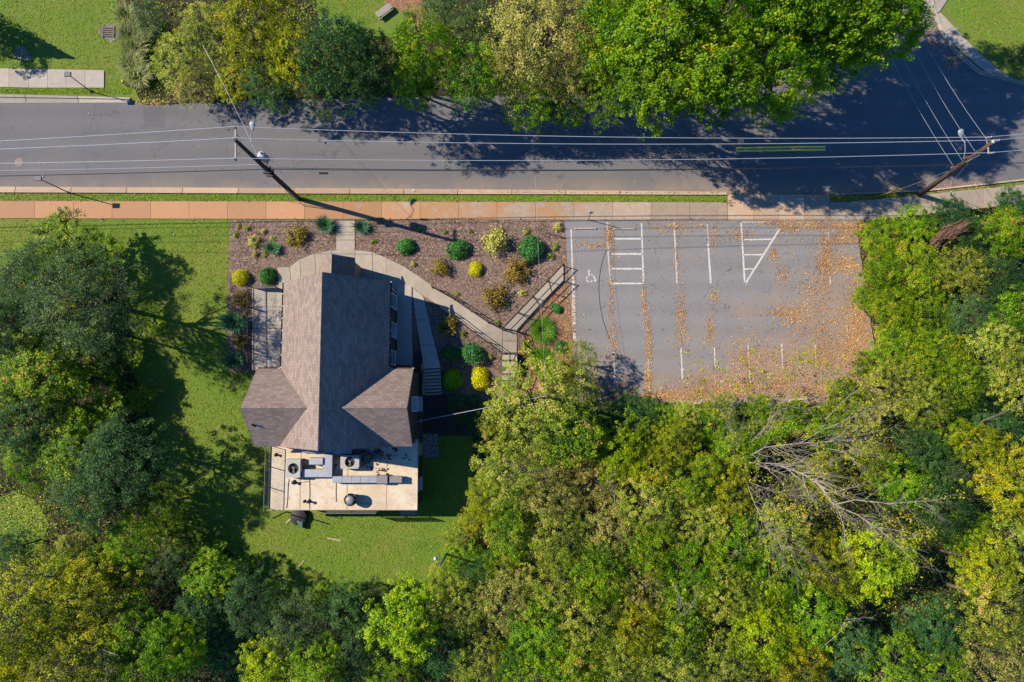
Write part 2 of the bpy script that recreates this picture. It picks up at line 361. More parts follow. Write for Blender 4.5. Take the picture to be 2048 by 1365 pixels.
WOODS = [
 [(225, -60), (240, 60), (258, 150), (285, 214), (470, 230), (800, 230), (800, 74), (740, 72), (640, 62), (622, -60)],
 [(800.5, 230), (1500, 225), (1650, 130), (1745, 40), (1775, -60), (845, -60), (845, 40), (800.5, 74)],
 [(-80, 600), (60, 490), (230, 500), (270, 640), (250, 720), (290, 800), (320, 930), (360, 1040), (470, 1110), (560, 1180), (700, 1190), (840, 1195), (900, 1110), (945, 1030), (945, 870), (1000, 790), (1150, 780),
  (1700, 780), (1700, 450), (1790, 432), (2048, 405), (2150, 400), (2150, 1450), (-80, 1450)]]
for w in WOODS: struct(drape("woodland_floor", w, .006, LITTER, step=1.2))
struct(drape("grassy_clearing", [(-20, 1000), (30, 985), (70, 1000), (95, 1040), (85, 1095), (50, 1110), (-20, 1120)], .02, GRASS))
struct(drape("planting_bed", [(461, 441), (1128, 441), (1128, 560), (1034, 700), (1034, 790), (985, 800), (850, 800), (850, 738), (500, 745), (461, 745)], .03, MULCH))
struct(drape("straw_bed", [(1128, 545), (1128, 441.5), (1146, 700), (1150, 800), (1034, 790), (1034, 700), (1120, 560)], .036, STRAW))
struct(drape("soil_yard", [(846, 790), (960, 790), (952, 872), (846, 872)], .042, DIRT))
struct(drape("clay_path", [(770, -30), (840, -30), (850, 20), (880, 55), (870, 75), (835, 55), (800, 20), (770, 10)], .05, CLAYM))

# one sidewalk per stretch: a dirt bed with a slab for every joint the photograph shows
def slabs(name, top, bot, cuts, mat, thick=.06, off=.07, gap=.28, slabname="slab"):
    """top/bot: functions px -> py; cuts: px of the joints"""
    x0, x1 = cuts[0], cuts[-1]
    xs = list(np.linspace(x0, x1, max(2, len(cuts))))
    base = drape(name, [(x, top(x)) for x in xs] + [(x, bot(x)) for x in reversed(xs)], .028, JOINT, flat=0)
    struct(base)
    for a, b in zip(cuts[:-1], cuts[1:]):
        m = (a + b) / 2
        drape(slabname, [(a + gap, top(a) + gap), (m, top(m) + gap), (b - gap, top(b) + gap), (b - gap, bot(b) - gap), (m, bot(m) - gap), (a + gap, bot(a) - gap)], off + random.uniform(-.008, .008), mat, flat=0, thick=thick, parent=base)
    return base
random.seed(4)
slabs("sidewalk_south", lambda x: 402 + x * .002, lambda x: 437 + x * .0028, [-85, -8, 69, 147, 224, 301, 378, 455, 532, 609, 686, 763, 840, 917, 994, 1071, 1148, 1225, 1302, 1379, 1455], WALKM)
slabs("driveway_apron", lambda x: 389, lambda x: 441, [1455.5, 1507, 1558, 1609, 1660], APRONM)
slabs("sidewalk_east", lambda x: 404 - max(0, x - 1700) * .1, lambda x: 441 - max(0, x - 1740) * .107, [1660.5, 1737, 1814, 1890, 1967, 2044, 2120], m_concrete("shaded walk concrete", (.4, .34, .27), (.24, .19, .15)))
slabs("sidewalk_north", lambda x: 137 + x * .018, lambda x: 176 + max(0, 60 - x) * -.02, [-60, -20, 18, 57, 95, 132, 170, 208], CONC)
nb = struct(drape("corner_sidewalk", [(1838, -25), (1897, -2), (1881, 24), (1925, 72), (1990, 135), (2042, 168), (2010, 163), (1950, 112), (1898, 60), (1868, 26), (1838, 16)], .028, JOINT, flat=0))
drape("slab", [(1838, -24), (1896, -2), (1879, 24), (1868, 26), (1838, 15)], .075, CONC, flat=0, thick=.06, parent=nb)
cs = [((1881, 25), (1864, 32)), ((1908, 54), (1888, 65)), ((1936, 84), (1914, 94)), ((1967, 113), (1946, 123)), ((1998, 141), (1978, 150)), ((2042, 166), (2014, 163.5))]
for (a, b), (c, d) in zip(cs[:-1], cs[1:]):
    drape("slab", [(a[0] + .5, a[1] + .5), c, d, (b[0] + .5, b[1] + .5)], .07, CONC, flat=0, thick=.06, parent=nb)

def kerb(name, pts_road, pts_back, nseg, gutter=.55, mat=None):
    """kerb and gutter in casting lengths; road edge line and back line in pixels"""
    root = struct(drape(name, list(pts_road) + list(reversed(pts_back)), .022, JOINT, flat=0))
    def at(pts, t):
        n = len(pts) - 1; s = min(n - 1, int(t * n)); f = t * n - s
        return P(pts[s][0] * (1 - f) + pts[s + 1][0] * f, pts[s][1] * (1 - f) + pts[s + 1][1] * f)
    for k in range(nseg):
        mb = MB(); sub = 4; rings = []
        for q in range(sub + 1):
            t = (k + (.006 if q == 0 else (.994 if q == sub else q / sub)) if q in (0, sub) else k + q / sub) / nseg
            a, b = at(pts_road, t), at(pts_back, t)
            rings.append([a.lerp(b, s) + Vector((0, 0, z)) for s, z in ((.01, .03), (gutter, .05), (gutter + .08, .15), (.99, .155), (.99, .0))])
        vs = [p for r in rings for p in r]
        fs = [(i * 5 + j, i * 5 + j + 1, (i + 1) * 5 + j + 1, (i + 1) * 5 + j) for i in range(sub) for j in range(4)]
        mb.add(vs, fs).build("kerb_stone", mat or KERBM, root)
    return root
kerb("kerb_south", [(-80, 373.5), (700, 377), (1455, 384)], [(-80, 386), (700, 389), (1455, 391)], 14, .62)
kerb("kerb_east", [(1668, 388), (1850, 380), (2060, 357)], [(1668, 391.5), (1850, 384), (2060, 361)], 4, .4)
kerb("kerb_north", [(-60, 207), (0, 207), (262, 206)], [(-60, 190), (0, 190), (262, 197)], 5, .6, CONC)
kerb("kerb_corner", [(1850, -30), (1862, 20), (1880, 66), (1905, 106), (1958, 150), (2056, 175)], [(1857, -32), (1869, 18), (1886, 62), (1910, 101), (1961, 144), (2056, 168)], 6, .5, CONC)

# concrete walks round the house: slabs side by side over a dirt bed
walk = struct(drape("garden_walk", [(555, 535), (580, 535), (594, 522), (622, 510), (656, 502), (704, 501), (745, 505), (772, 516), (806, 533), (840, 555), (864, 574), (909, 600), (977, 646), (1005, 660), (1034, 663), (1034, 705),
              (1005, 706), (943, 661), (902, 629), (875, 610), (846, 591), (823, 574), (780, 572), (770, 590), (600, 590), (560, 570)], .036, JOINT, step=1))
outer = [(555, 535), (580, 535), (600, 519), (630, 507.5), (663, 501.5), (710, 501), (745, 505), (772, 516), (806, 533), (840, 555), (872, 579), (909, 600), (943, 623), (977, 646), (1004.5, 660)]
inner = [(560, 590), (584, 590), (604, 590), (634, 590), (666, 590), (712, 590), (745, 590), (776, 590), (800, 573), (823, 574), (846, 591), (880, 613), (912, 637), (950, 667), (1004.5, 705)]
for i in range(len(outer) - 1):
    drape("slab", [outer[i], outer[i + 1], inner[i + 1], inner[i]], .075, PATHM, step=1, thick=.06, parent=walk) if i > 6 else None
for i in range(7):
    o0, o1 = outer[i], outer[i + 1]; n0, n1 = inner[i], inner[i + 1]
    drape("slab", [(o0[0] + .4, o0[1] + .3), (o1[0] - .4, o1[1] + .3), (n1[0] - .4, n1[1]), (n0[0] + .4, n0[1])], .075 + .002 * (i % 2), PATHM, step=1, thick=.06, parent=walk)
drape("slab", [(1005.5, 660.3), (1033.5, 663), (1033.5, 683), (1005.5, 682)], .076, PATHM, step=1, thick=.06, parent=walk)
drape("slab", [(1005.5, 683), (1033.5, 684), (1033.5, 705), (1005.5, 706)], .074, PATHM, step=1, thick=.06, parent=walk)
ew = struct(drape("entry_walk", [(672, 440), (710, 440), (710, 501), (672, 502)], .036, JOINT, flat=0))
for a, b in ((440.6, 470), (471, 501)): drape("slab", [(672.5, a), (709.5, a), (709.5, b), (672.5, b)], .08, PATHM, flat=0, thick=.06, parent=ew)
# flight from the walk up to the car park: low wide treads
RISER = plain("dark concrete riser", (.1, .09, .075))  # dark step block, left bare as a strip beside each tread
def flight(name, a0, a1, b0, b1, n, z0, z1, label, mat):
    root = empty(name, P(*a0, z0)); tag(root, label, "steps")
    for i in range(n):
        t0, t1 = i / n, (i + 1) / n
        f = lambda A, B, t: (A[0] * (1 - t) + B[0] * t, A[1] * (1 - t) + B[1] * t)
        z = z0 + (z1 - z0) * (i + 1) / n if z1 > z0 else z0 + (z1 - z0) * i / n
        pts = [P(*f(a0, a1, t0), z), P(*f(a0, a1, t1), z), P(*f(b0, b1, t1), z), P(*f(b0, b1, t0), z)]
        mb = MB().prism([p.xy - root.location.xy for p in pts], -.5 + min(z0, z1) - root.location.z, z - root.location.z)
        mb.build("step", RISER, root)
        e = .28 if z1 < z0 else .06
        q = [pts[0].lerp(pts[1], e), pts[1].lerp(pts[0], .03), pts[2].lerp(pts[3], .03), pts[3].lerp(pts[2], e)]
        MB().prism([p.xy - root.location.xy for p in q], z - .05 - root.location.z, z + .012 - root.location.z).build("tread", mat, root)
    return root
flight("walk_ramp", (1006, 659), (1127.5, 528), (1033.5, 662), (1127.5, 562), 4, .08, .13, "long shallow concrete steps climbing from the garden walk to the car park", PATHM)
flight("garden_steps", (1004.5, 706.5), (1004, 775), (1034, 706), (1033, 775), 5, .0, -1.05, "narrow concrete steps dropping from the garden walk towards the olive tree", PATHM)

# ------------------------------------------------------------------ the house
house = empty("house", (-13.22, 2.8, 0)); tag(house, "brown shingled cross gabled house with a flat tan roof extension", "house")
hl = house.location
class HB(MB):
    def build(s, name, mat, parent=None, smooth=False, loc=None):
        par = parent if parent is not None else house
        base = hl
        s.v = [(v[0] - base.x, v[1] - base.y, v[2] - base.z) for v in s.v]
        return MB.build(s, name, mat, par, smooth)
XL, XR, XC = -17.24, -9.2, -13.22; YN, YS = 8.95, -3.4; ZE = 4.0; ZR = ZE + (XR - XL) / 2
CY = -.5; CH = 2.87; ZC = ZE + CH; CXW, CXE = -19.05, -7.38
def slope(a, b, c, d, t=.12):   # a roof plane as a thick slab: eave a-b, ridge c-d
    a, b, c, d = map(Vector, (a, b, c, d)); n = (b - a).cross(c - a).normalized()
    if n.z < 0: n = -n
    lo = [p - n * t for p in (a, b, c, d)]
    return [a, b, c, d] + lo, [(0, 1, 2, 3), (7, 6, 5, 4), (0, 4, 5, 1), (1, 5, 6, 2), (2, 6, 7, 3), (3, 7, 4, 0)]
HB().add(*slope((XL, YS, ZE), (XL, YN, ZE), (XC - .012, YN, ZR), (XC - .012, YS, ZR))).build("roof_plane", SH_MAIN)
HB().add(*slope((XR, YS, ZE), (XR, YN, ZE), (XC + .012, YN, ZR), (XC + .012, YS, ZR))).build("roof_plane", SH_MAIN)
for xe, xi in ((CXW, XL + CH + .25), (CXE, XR - CH - .25)):
    HB().add(*slope((xe, CY + CH, ZE + .003), (xi, CY + CH, ZE + .003), (xi, CY + .01, ZC), (xe, CY + .01, ZC))).build("roof_plane", SH_CROSS)
    HB().add(*slope((xe, CY - CH, ZE + .003), (xi, CY - CH, ZE + .003), (xi, CY - .01, ZC), (xe, CY - .01, ZC))).build("roof_plane", SH_CROSS)
# shingle ridge caps
def cap(p, q, w, mat):
    p, q = Vector(p), Vector(q); d = (q - p).normalized(); s = Vector((0, 0, 1)).cross(d)
    n = max(2, int((q - p).length / .35)); mb = HB()
    for i in range(n):
        a = p.lerp(q, i / n) ; b = p.lerp(q, (i + .97) / n); u = .006
        mb.add([a + s * w - Vector((0, 0, w - .03)), a + Vector((0, 0, .035)), a - s * w - Vector((0, 0, w - .03)), b + s * w - Vector((0, 0, w - .03 - u)), b + Vector((0, 0, .035 + u)), b - s * w - Vector((0, 0, w - .03 - u))],
               [(0, 1, 4, 3), (1, 2, 5, 4), (0, 2, 1), (3, 4, 5)])
    return tag(mb.build("ridge_cap", mat), kind="stuff")
cap((XC, YS + .02, ZR), (XC, YN - .02, ZR), .14, SH_MAIN)
cap((CXW + .02, CY, ZC), (XL + CH, CY, ZC), .13, SH_CROSS); cap((CXE - .02, CY, ZC), (XR - CH, CY, ZC), .13, SH_CROSS)
# walls
HB().box(XL + .25, XR - .18, YS + .2, YN - .2, -1.3, ZE - .1).build("wall", BRICKD)
def gable(pts, mat=BRICKD):
    a, b, c, d = pts
    return HB().add(list(pts) , [(0, 1, 2)] if len(pts) == 3 else [(0, 1, 2, 3)])
HB().add([(XL + .3, y, ZE - .3) for y in (YN - .22, YN - .3)] + [(XR - .3, y, ZE - .3) for y in (YN - .22, YN - .3)] + [(XC, y, ZR - .3) for y in (YN - .22, YN - .3)],
         [(0, 2, 4), (1, 5, 3), (0, 1, 3, 2), (2, 3, 5, 4), (4, 5, 1, 0)]).build("gable_wall", BRICKD)
HB().add([(XL + .3, y, ZE - .3) for y in (YS + .22, YS + .3)] + [(XR - .3, y, ZE - .3) for y in (YS + .22, YS + .3)] + [(XC, y, ZR - .3) for y in (YS + .22, YS + .3)],
         [(0, 2, 4), (1, 5, 3), (0, 1, 3, 2), (2, 3, 5, 4), (4, 5, 1, 0)]).build("gable_wall", BRICKD)
for xe, sg in ((CXW + .16, 1), (CXE - .05, -1)):
    x2 = xe + sg * 3.0
    y0, y1 = CY - CH + .2, CY + CH - .2
    HB().add([(xe, y0, -1.5), (xe, y1, -1.5), (xe, y1, ZE - .02), (xe, CY, ZC - .22), (xe, y0, ZE - .02), (x2, y0, -1.5), (x2, y1, -1.5), (x2, y1, ZE - .02), (x2, CY, ZC - .22), (x2, y0, ZE - .02)],
             [(0, 1, 2, 3, 4), (5, 9, 8, 7, 6), (0, 4, 9, 5), (1, 6, 7, 2), (2, 7, 8, 3), (3, 8, 9, 4)]).build("wall", BRICKD)
# barge boards and gutters
for xe in (CXW - .03, CXE + .005):
    for s in (1, -1):
        HB().add([(xe, CY + s * CH, ZE - .2), (xe + .025, CY + s * CH, ZE - .2), (xe + .025, CY, ZC - .2), (xe, CY, ZC - .2), (xe, CY + s * CH, ZE + .01), (xe + .025, CY + s * CH, ZE + .01), (xe + .025, CY, ZC + .01), (xe, CY, ZC + .01)],
                 [(0, 1, 2, 3), (4, 7, 6, 5), (0, 4, 5, 1), (1, 5, 6, 2), (2, 6, 7, 3), (3, 7, 4, 0)]).build("barge_board", TRIMD)
def gutter(p, q, dn):
    p, q = Vector(p), Vector(q); r = .06; mb = HB(); n = 7
    d = Vector(dn)
    A = []; 
    for i in range(n):
        t = pi * i / (n - 1); A.append(d * (r - r * cos(t)) + Vector((0, 0, -r * sin(t))))
    m = len(A); vs = [p + a for a in A] + [q + a for a in A] + [p + a * .86 + Vector((0, 0, .008)) for a in A] + [q + a * .86 + Vector((0, 0, .008)) for a in A]
    fs = [(i, i + 1, m + i + 1, m + i) for i in range(m - 1)] + [(2 * m + i, 3 * m + i, 3 * m + i + 1, 2 * m + i + 1) for i in range(m - 1)]
    g = mb.add(vs, fs).build("gutter", TRIMD)
    k = int((q - p).length / .9); 
    for i in range(k + 1):
        c = p.lerp(q, i / max(1, k)) + d * .05 + Vector((0, 0, .02)); HB().box(c.x - .05, c.x + .05, c.y - .03, c.y + .03, c.z, c.z + .012).build("gutter_bracket", TRIMW, g)
gutter((XL - .005, 2.5, ZE - .06), (XL - .005, YN, ZE - .06), (-1, 0, 0))
gutter((XR + .005, 2.5, ZE - .06), (XR + .005, YN, ZE - .06), (1, 0, 0))
gutter((CXW, CY + CH + .005, ZE - .06), (XL - .2, CY + CH + .005, ZE - .06), (0, 1, 0))
gutter((XR + .2, CY + CH + .005, ZE - .06), (CXE, CY + CH + .005, ZE - .06), (0, 1, 0))
# entry porch gable to the north
px0, px1, pc = -14.98, -12.12, -13.55; pe = 3.0; pr = 3.0 + (px1 - px0) / 2
HB().add(*slope((px0, 8.6, pe), (px0, 11.0, pe), (pc - .01, 11.0, pr), (pc - .01, 8.6, pr), .1)).build("roof_plane", SH_MAIN)
HB().add(*slope((px1, 8.6, pe), (px1, 11.0, pe), (pc + .01, 11.0, pr), (pc + .01, 8.6, pr), .1)).build("roof_plane", SH_MAIN)
cap((pc, 8.7, pr), (pc, 10.98, pr), .1, SH_MAIN)
HB().add([(px0 + .15, y, z) for y in (8.7, 10.8) for z in (0, pe - .05)] + [(px1 - .15, y, z) for y in (8.7, 10.8) for z in (0, pe - .05)] + [(pc, y, pr - .2) for y in (8.7, 10.8)],
         [(0, 1, 3, 2), (4, 6, 7, 5), (2, 3, 9, 7, 6), (0, 4, 5, 8, 1), (1, 8, 9, 3), (5, 7, 9, 8)]).build("porch_wall", plain("tan porch siding", (.3, .25, .2)))
# windows in the east wall and the east gable
def window_east(x, yc, z0, z1, w, sill=True, lights=2):
    fr = HB(); t = .09
    fr.box(x, x + .1, yc - w / 2 - t, yc - w / 2, z0, z1); fr.box(x, x + .1, yc + w / 2, yc + w / 2 + t, z0, z1)
    fr.box(x, x + .102, yc - w / 2 - t, yc + w / 2 + t, z1, z1 + t); fr.box(x, x + .08, yc - w / 2, yc + w / 2, (z0 + z1) / 2 - .03, (z0 + z1) / 2 + .03)
    if sill: fr.box(x, x + .22, yc - w / 2 - .14, yc + w / 2 + .14, z0 - .07, z0)
    f = fr.build("window", TRIMW)
    for a, b in ((z0, (z0 + z1) / 2 - .03), ((z0 + z1) / 2 + .03, z1)):
        HB().box(x + .004, x + .03, yc - w / 2 + .003, yc + w / 2 - .003, a + .003, b - .003).build("pane", GLASSM, f)
for py in (602, 660, 716): window_east(XR - .18, P(785, py, 2).y, 1.0, 2.7, 1.0)
window_east(CXE - .05, -.25, 2.7, 4.2, .95); window_east(CXE - .05, -.25, -.3, 1.1, .95)
# lower eastern bits: downspout, meter
HB().tube([(XR - .1, YN - .3, ZE - .15), (XR - .1, YN - .3, .1)], .045, 6).build("downspout", TRIMW)
# flat roofed extension
FX0, FX1, FY0, FY1, FZ = -18.5, -7.25, -8.28, -3.05, 2.0
HB().box(FX0 + .12, FX1 - .1, FY0 + .12, FY1, -1.5, FZ - .14).build("wall", BRICKD)
HB().box(FX0, FX1, FY0, FY1 + .1, FZ - .14, FZ).build("flat_roof", MEMB)
for a in ((FX0 - .03, FX1 + .03, FY0 - .035, FY0 - .003), (FX0 - .035, FX0 - .003, FY0 - .03, YS), (FX1 + .003, FX1 + .035, FY0 - .03, FY1 + .1)):
    HB().box(*a, FZ - .2, FZ + .035).build("roof_edge", plain("tan edge metal", (.5, .42, .33)))
for sx in (-16.2, -12.6, -9.6): HB().box(sx - .05, sx + .05, FY0 + .01, YS - .1, FZ + .001, FZ + .006).build("seam", plain("membrane seam", (.5, .38, .26)))
window_east(FX1 - .1, -6.55, -.1, 1.2, .8)
dr = HB().box(FX1 - .11, FX1 - .05, -4.35, -3.35, -1.28, .78).build("door", plain("cream door", (.5, .43, .3)))
HB().box(FX1 - .05, FX1 + .02, -4.25, -4.18, -.35, -.23).build("handle", GREYM, dr)
# hinged open leaf seen from above
# railings ---------------------------------------------------------------------------------
def railing(name, pts, h, label, mat=IRON, spacing=.145, post=1.8, br=.02, bal=True, r=.034, mid=False, cat="railing", group=None):
    """posts, rails and balusters along a polyline of world points at floor level"""
    pts = [Vector(p) for p in pts]; root = empty(name, pts[0]); o = pts[0]; tag(root, label, cat, group)
    up = Vector((0, 0, h))
    MB().tube([p + up - o for p in pts], r, 6).build("top_rail", mat, root)
    if bal: MB().tube([p + Vector((0, 0, .1)) - o for p in pts], r * .8, 6).build("bottom_rail", mat, root)
    if mid: MB().tube([p + Vector((0, 0, h * .5)) - o for p in pts], r * .8, 6).build("middle_rail", mat, root)
    bm_ = MB()
    for a, b in zip(pts[:-1], pts[1:]):
        L = (b - a).length; k = max(1, round(L / post))
        for i in range(k + 1):
            p = a.lerp(b, i / k) - o; MB().tube([p - Vector((0, 0, .08)), p + up + Vector((0, 0, .03))], r * 1.15, 6).build("post", mat, root)
        if bal:
            n = int(L / spacing)
            for i in range(1, n):
                p = a.lerp(b, i / n) - o; bm_.tube([p + Vector((0, 0, .1)), p + up], br, 4, False)
    if bal: tag(bm_.build("balusters", mat, root), kind="stuff")
    return root
rx = FX0 - .07
railing("roof_railing", [(rx, FY0 + .1, FZ - .02), (rx, YS - .05, FZ - .02)], 1.07, "black metal railing along the west edge of the flat tan roof", plain("grey railing paint", (.16, .16, .17)), br=.014, r=.028)
railing("roof_railing", [(P(654, 1021, FZ).x, FY0 - .1, FZ - .02), (P(756, 1021, FZ).x, FY0 - .1, FZ - .02)], 1.07, "short metal railing along the south edge of the flat tan roof", plain("pale railing paint", (.2, .2, .19)), mid=True)
# west terrace
ter = struct(drape("terrace", [(503, 573), (565, 568), (565, 742), (503, 742)], .0, JOINT, flat=.05, thick=1.3))
for y0, y1 in ((573, 614), (615, 657), (658, 699), (700, 741)):
    for x0, x1 in ((503.6, 530), (530.6, 552), (552.6, 566)):
        drape("slab", [(x0, y0), (x1, y0), (x1, y1), (x0, y1)], .03 + random.uniform(-.003, .003), PATIOM, flat=.05, thick=.03, parent=ter)
tz = .08
railing("terrace_railing", [P(560, 578, tz), P(504.5, 576, tz), P(504.5, 741, tz)], 1.07, "black iron railing round the west terrace of the house")
# east porch, ramp, steps
por = struct(drape("east_porch", [(794, 566), (823, 574), (824, 738), (794, 738)], .1, PATIOM, flat=0, thick=1.4))
rmp = struct(drape("side_ramp", [(825.5, 577), (846, 592), (880, 736), (848, 738), (828, 612)], .06, PATIOM, flat=0, thick=1.4))
drape("joint", [(834, 640), (856.4, 640), (856.5, 641), (834.2, 641)], .063, JOINT, flat=0, parent=rmp)
drape("joint", [(841, 690), (868.4, 690), (868.5, 691), (841.2, 691)], .063, JOINT, flat=0, parent=rmp)
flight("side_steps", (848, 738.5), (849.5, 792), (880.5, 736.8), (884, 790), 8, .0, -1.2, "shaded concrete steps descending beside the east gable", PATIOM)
MB().prism([P(*q, 0).xy for q in ((843, 728), (847, 728), (849, 790), (845, 790))], -1.5, .25).build("stair_wall", PATHM)
tag(bpy.data.objects["stair_wall"], "low concrete wall between the east gable and the side steps", "wall")
railing("porch_railing", [P(796, 733, .1), P(822, 733, .1)], 1.0, "short black railing closing the south end of the east porch")
railing("stair_railing", [P(847, 742, 0), P(849, 790, -1.2)], .95, "black handrail beside the shaded side steps", bal=False, mid=True)
hr = dict(bal=False, mid=True, r=.036)
railing("walk_railing", [G(866, 577, .07), G(909, 601, .07), G(977, 647, .07), G(1005, 661, .07)], .95, "black pipe railing on the car park side of the curved garden walk", **hr)
railing("walk_railing", [G(873, 611, .07), G(905, 632, .07), G(943, 662, .07), G(1005, 707, .07)], .95, "black pipe railing on the house side of the curved garden walk", **hr)
railing("ramp_railing", [P(1008, 657, .08), P(1066, 596, .1), P(1126, 532, .13)], .95, "black pipe railing along the upper side of the steps to the car park", **hr)
railing("ramp_railing", [P(1034, 663, .08), P(1080, 612, .1), P(1128, 563, .13)], .95, "black pipe railing along the lower side of the steps to the car park", **hr)
railing("garden_step_railing", [P(1020, 707, 0), P(1020, 772, -1.0)], .9, "black handrail down the middle of the narrow garden steps", **hr)
railing("garden_step_railing", [P(1034, 665, .08), P(1035, 706, .05), P(1034.5, 772, -1.0)], .9, "black handrail along the straw bed beside the narrow garden steps", **hr)
struct(drape("stoop", [(846, 868), (876, 868), (877, 914), (846, 916)], .06, m_mulch("leaf strewn stoop concrete", (.2, .19, .18), (.34, .32, .3), (.42, .4, .37)), thick=.1))
struct(drape("south_landing", [(801, 1020), (834, 1020), (834, 1030), (801, 1030)], .06, PATHM, thick=.1))

# ------------------------------------------------------------------ roof-top plant
DKG = plain("dark grey fan paint", (.07, .075, .085), bump=0)
def ac_unit(x0, x1, y0, y1, z, h, label):
    c = ((x0 + x1) / 2, (y0 + y1) / 2, z); r = empty("condenser_unit", c); tag(r, label, "air conditioner", "roof condensers")
    w, d = (x1 - x0) / 2, (y1 - y0) / 2
    MB().box(-w + .03, w - .03, -d + .03, d - .03, .05, h - .32).build("coil", GREYM, r)
    for sx in (-1, 1):
        for sy in (-1, 1): MB().box(sx * w - .04 * (sx > 0), sx * w + .04 * (sx < 0), sy * d - .04 * (sy > 0), sy * d + .04 * (sy < 0), 0, h - .05).build("corner_post", ACM, r)
    mb = MB()
    for i in range(10):
        zz = .1 + i * (h - .2) / 10
        for q_ in ((-w, w, -d, -d + .03), (-w, w, d - .03, d), (-w, -w + .03, -d, d), (w - .03, w, -d, d)): mb.box(*q_, zz, zz + .035)
    tag(mb.build("louvers", ACM, r), kind="stuff")
    R_ = min(w, d) * .76; n = 28; vs = []; fs = []
    per = []
    for i in range(n):
        t = 2 * pi * i / n; cx, cy = cos(t), sin(t); k = min(w / max(abs(cx), 1e-6), d / max(abs(cy), 1e-6))
        vs += [(R_ * cx, R_ * cy, h), (k * cx, k * cy, h), (k * cx, k * cy, h - .05), (R_ * cx, R_ * cy, h - .12)]
    for i in range(n):
        a, b = i * 4, ((i + 1) % n) * 4; fs += [(a, a + 1, b + 1, b), (a + 1, a + 2, b + 2, b + 1), (a, b, b + 3, a + 3)]
    MB().add(vs, fs).build("top_panel", ACM, r)
    MB().lathe([(R_ * .99, h - .25), (R_ * .99, h - .24)], n=24).build("well", plain("fan well black", (.012, .013, .016), bump=0), r)
    fan = MB().lathe([(.09, h - .2), (.1, h - .12), (.06, h - .09)], n=12).build("fan", GREYM, r)
    for i in range(3):
        t = 2 * pi * i / 3 + .4; M = Matrix.Rotation(t, 4, 'Z')
        q = [Vector((.08, -.05, h - .17)), Vector((R_ * .9, -.16, h - .19)), Vector((R_ * .92, .14, h - .13)), Vector((.08, .06, h - .14))]
        MB().add([M @ v for v in q] + [M @ (v + Vector((0, 0, -.008))) for v in q], [(0, 1, 2, 3), (7, 6, 5, 4)]).build("blade", DKG, fan)
    g = MB()
    for k in range(1, 4):
        rr = R_ * k / 3.1; g.tube([(rr * cos(2 * pi * i / 24), rr * sin(2 * pi * i / 24), h - .015) for i in range(25)], .004, 4, False)
    for i in range(8):
        t = 2 * pi * i / 8; g.tube([(.06 * cos(t), .06 * sin(t), h - .01), (R_ * cos(t), R_ * sin(t), h - .01)], .004, 4, False)
    tag(g.build("fan_guard", IRON, r), kind="stuff")
def RB(px0, py0, px1, py1, z):
    a, b = P(px0, py0, z), P(px1, py1, z); return min(a.x, b.x), max(a.x, b.x), min(a.y, b.y), max(a.y, b.y)
ac_unit(*RB(573, 919, 600, 956, FZ + .85), FZ, .85, "pale condenser with round fan nearest the west railing of the flat roof")
ac_unit(*RB(681, 911, 718, 938, FZ + .85), FZ, .85, "pale condenser with round fan under the shaded eave on the flat roof")
# U-shaped return duct
du = empty("sheet_metal_duct", (*P(634, 932, FZ).xy, FZ)); tag(du, "bright U shaped sheet metal duct between the two condensers", "duct")
o = du.location
def dbox(name, b, z0, z1, par, mat=GALV, bev=.02):
    return MB().box(b[0] - o.x, b[1] - o.x, b[2] - o.y, b[3] - o.y, z0, z1, bev=bev).build(name, mat, par)
zt = FZ + .62
dbox("elbow", RB(646, 908, 664, 955, zt), .12, .62, du)
dbox("upper_leg", RB(618, 916, 645.5, 930, zt + .15), .2, .75, du)
dbox("lower_leg", RB(604, 939, 645.5, 955, zt), .12, .6, du)
for p_ in ((610, 950), (655, 915)):
    q = P(*p_, FZ) - o; MB().box(q.x - .06, q.x + .06, q.y - .3, q.y + .3, 0, .13).build("support", WOODP, du)
MB().box(-.8, .75, 1.0, 1.25, .0, .1).build("support", RUST, du)
ld = empty("long_duct", (*P(720, 960, FZ).xy, FZ)); tag(ld, "long straight sheet metal duct crossing the flat roof", "duct"); o = ld.location
for i, (a, b) in enumerate(((665, 684), (684.3, 703), (703.3, 721), (721.3, 738), (738.3, 754))):
    dbox("duct_section", RB(a, 953, b, 966.5, FZ + .6), .18, .6 - .004 * (i % 2), ld)
dbox("curb_box", RB(754.4, 951.5, 775, 968, FZ + .66), .1, .66, ld, GREYM)
dbox("end_box", RB(779, 953, 804, 966, FZ + .6), .2, .62, ld, GREYM)
dbox("collar", RB(775.2, 955, 778.8, 964, FZ + .55), .25, .55, ld, BLACKP)
for p_ in (680, 720, 760, 795):
    q = P(p_, 960, FZ) - o; MB().box(q.x - .05, q.x + .05, q.y - .25, q.y + .25, 0, .18).build("support", BLACKP, ld)
# shaded silver duct run under the eave
ed = empty("eave_duct", (*P(650, 903, FZ).xy, FZ)); tag(ed, "row of silver duct panels tucked under the south eave", "duct"); o = ed.location
for a, b, y0, y1 in ((603, 620, 898, 906), (620.4, 638, 899, 907), (647, 664, 898, 908), (664.5, 683, 897.5, 908), (683.5, 703, 896, 909)):
    dbox("duct_section", RB(a, y0, b, y1, FZ + .35), .06, .35, ed)
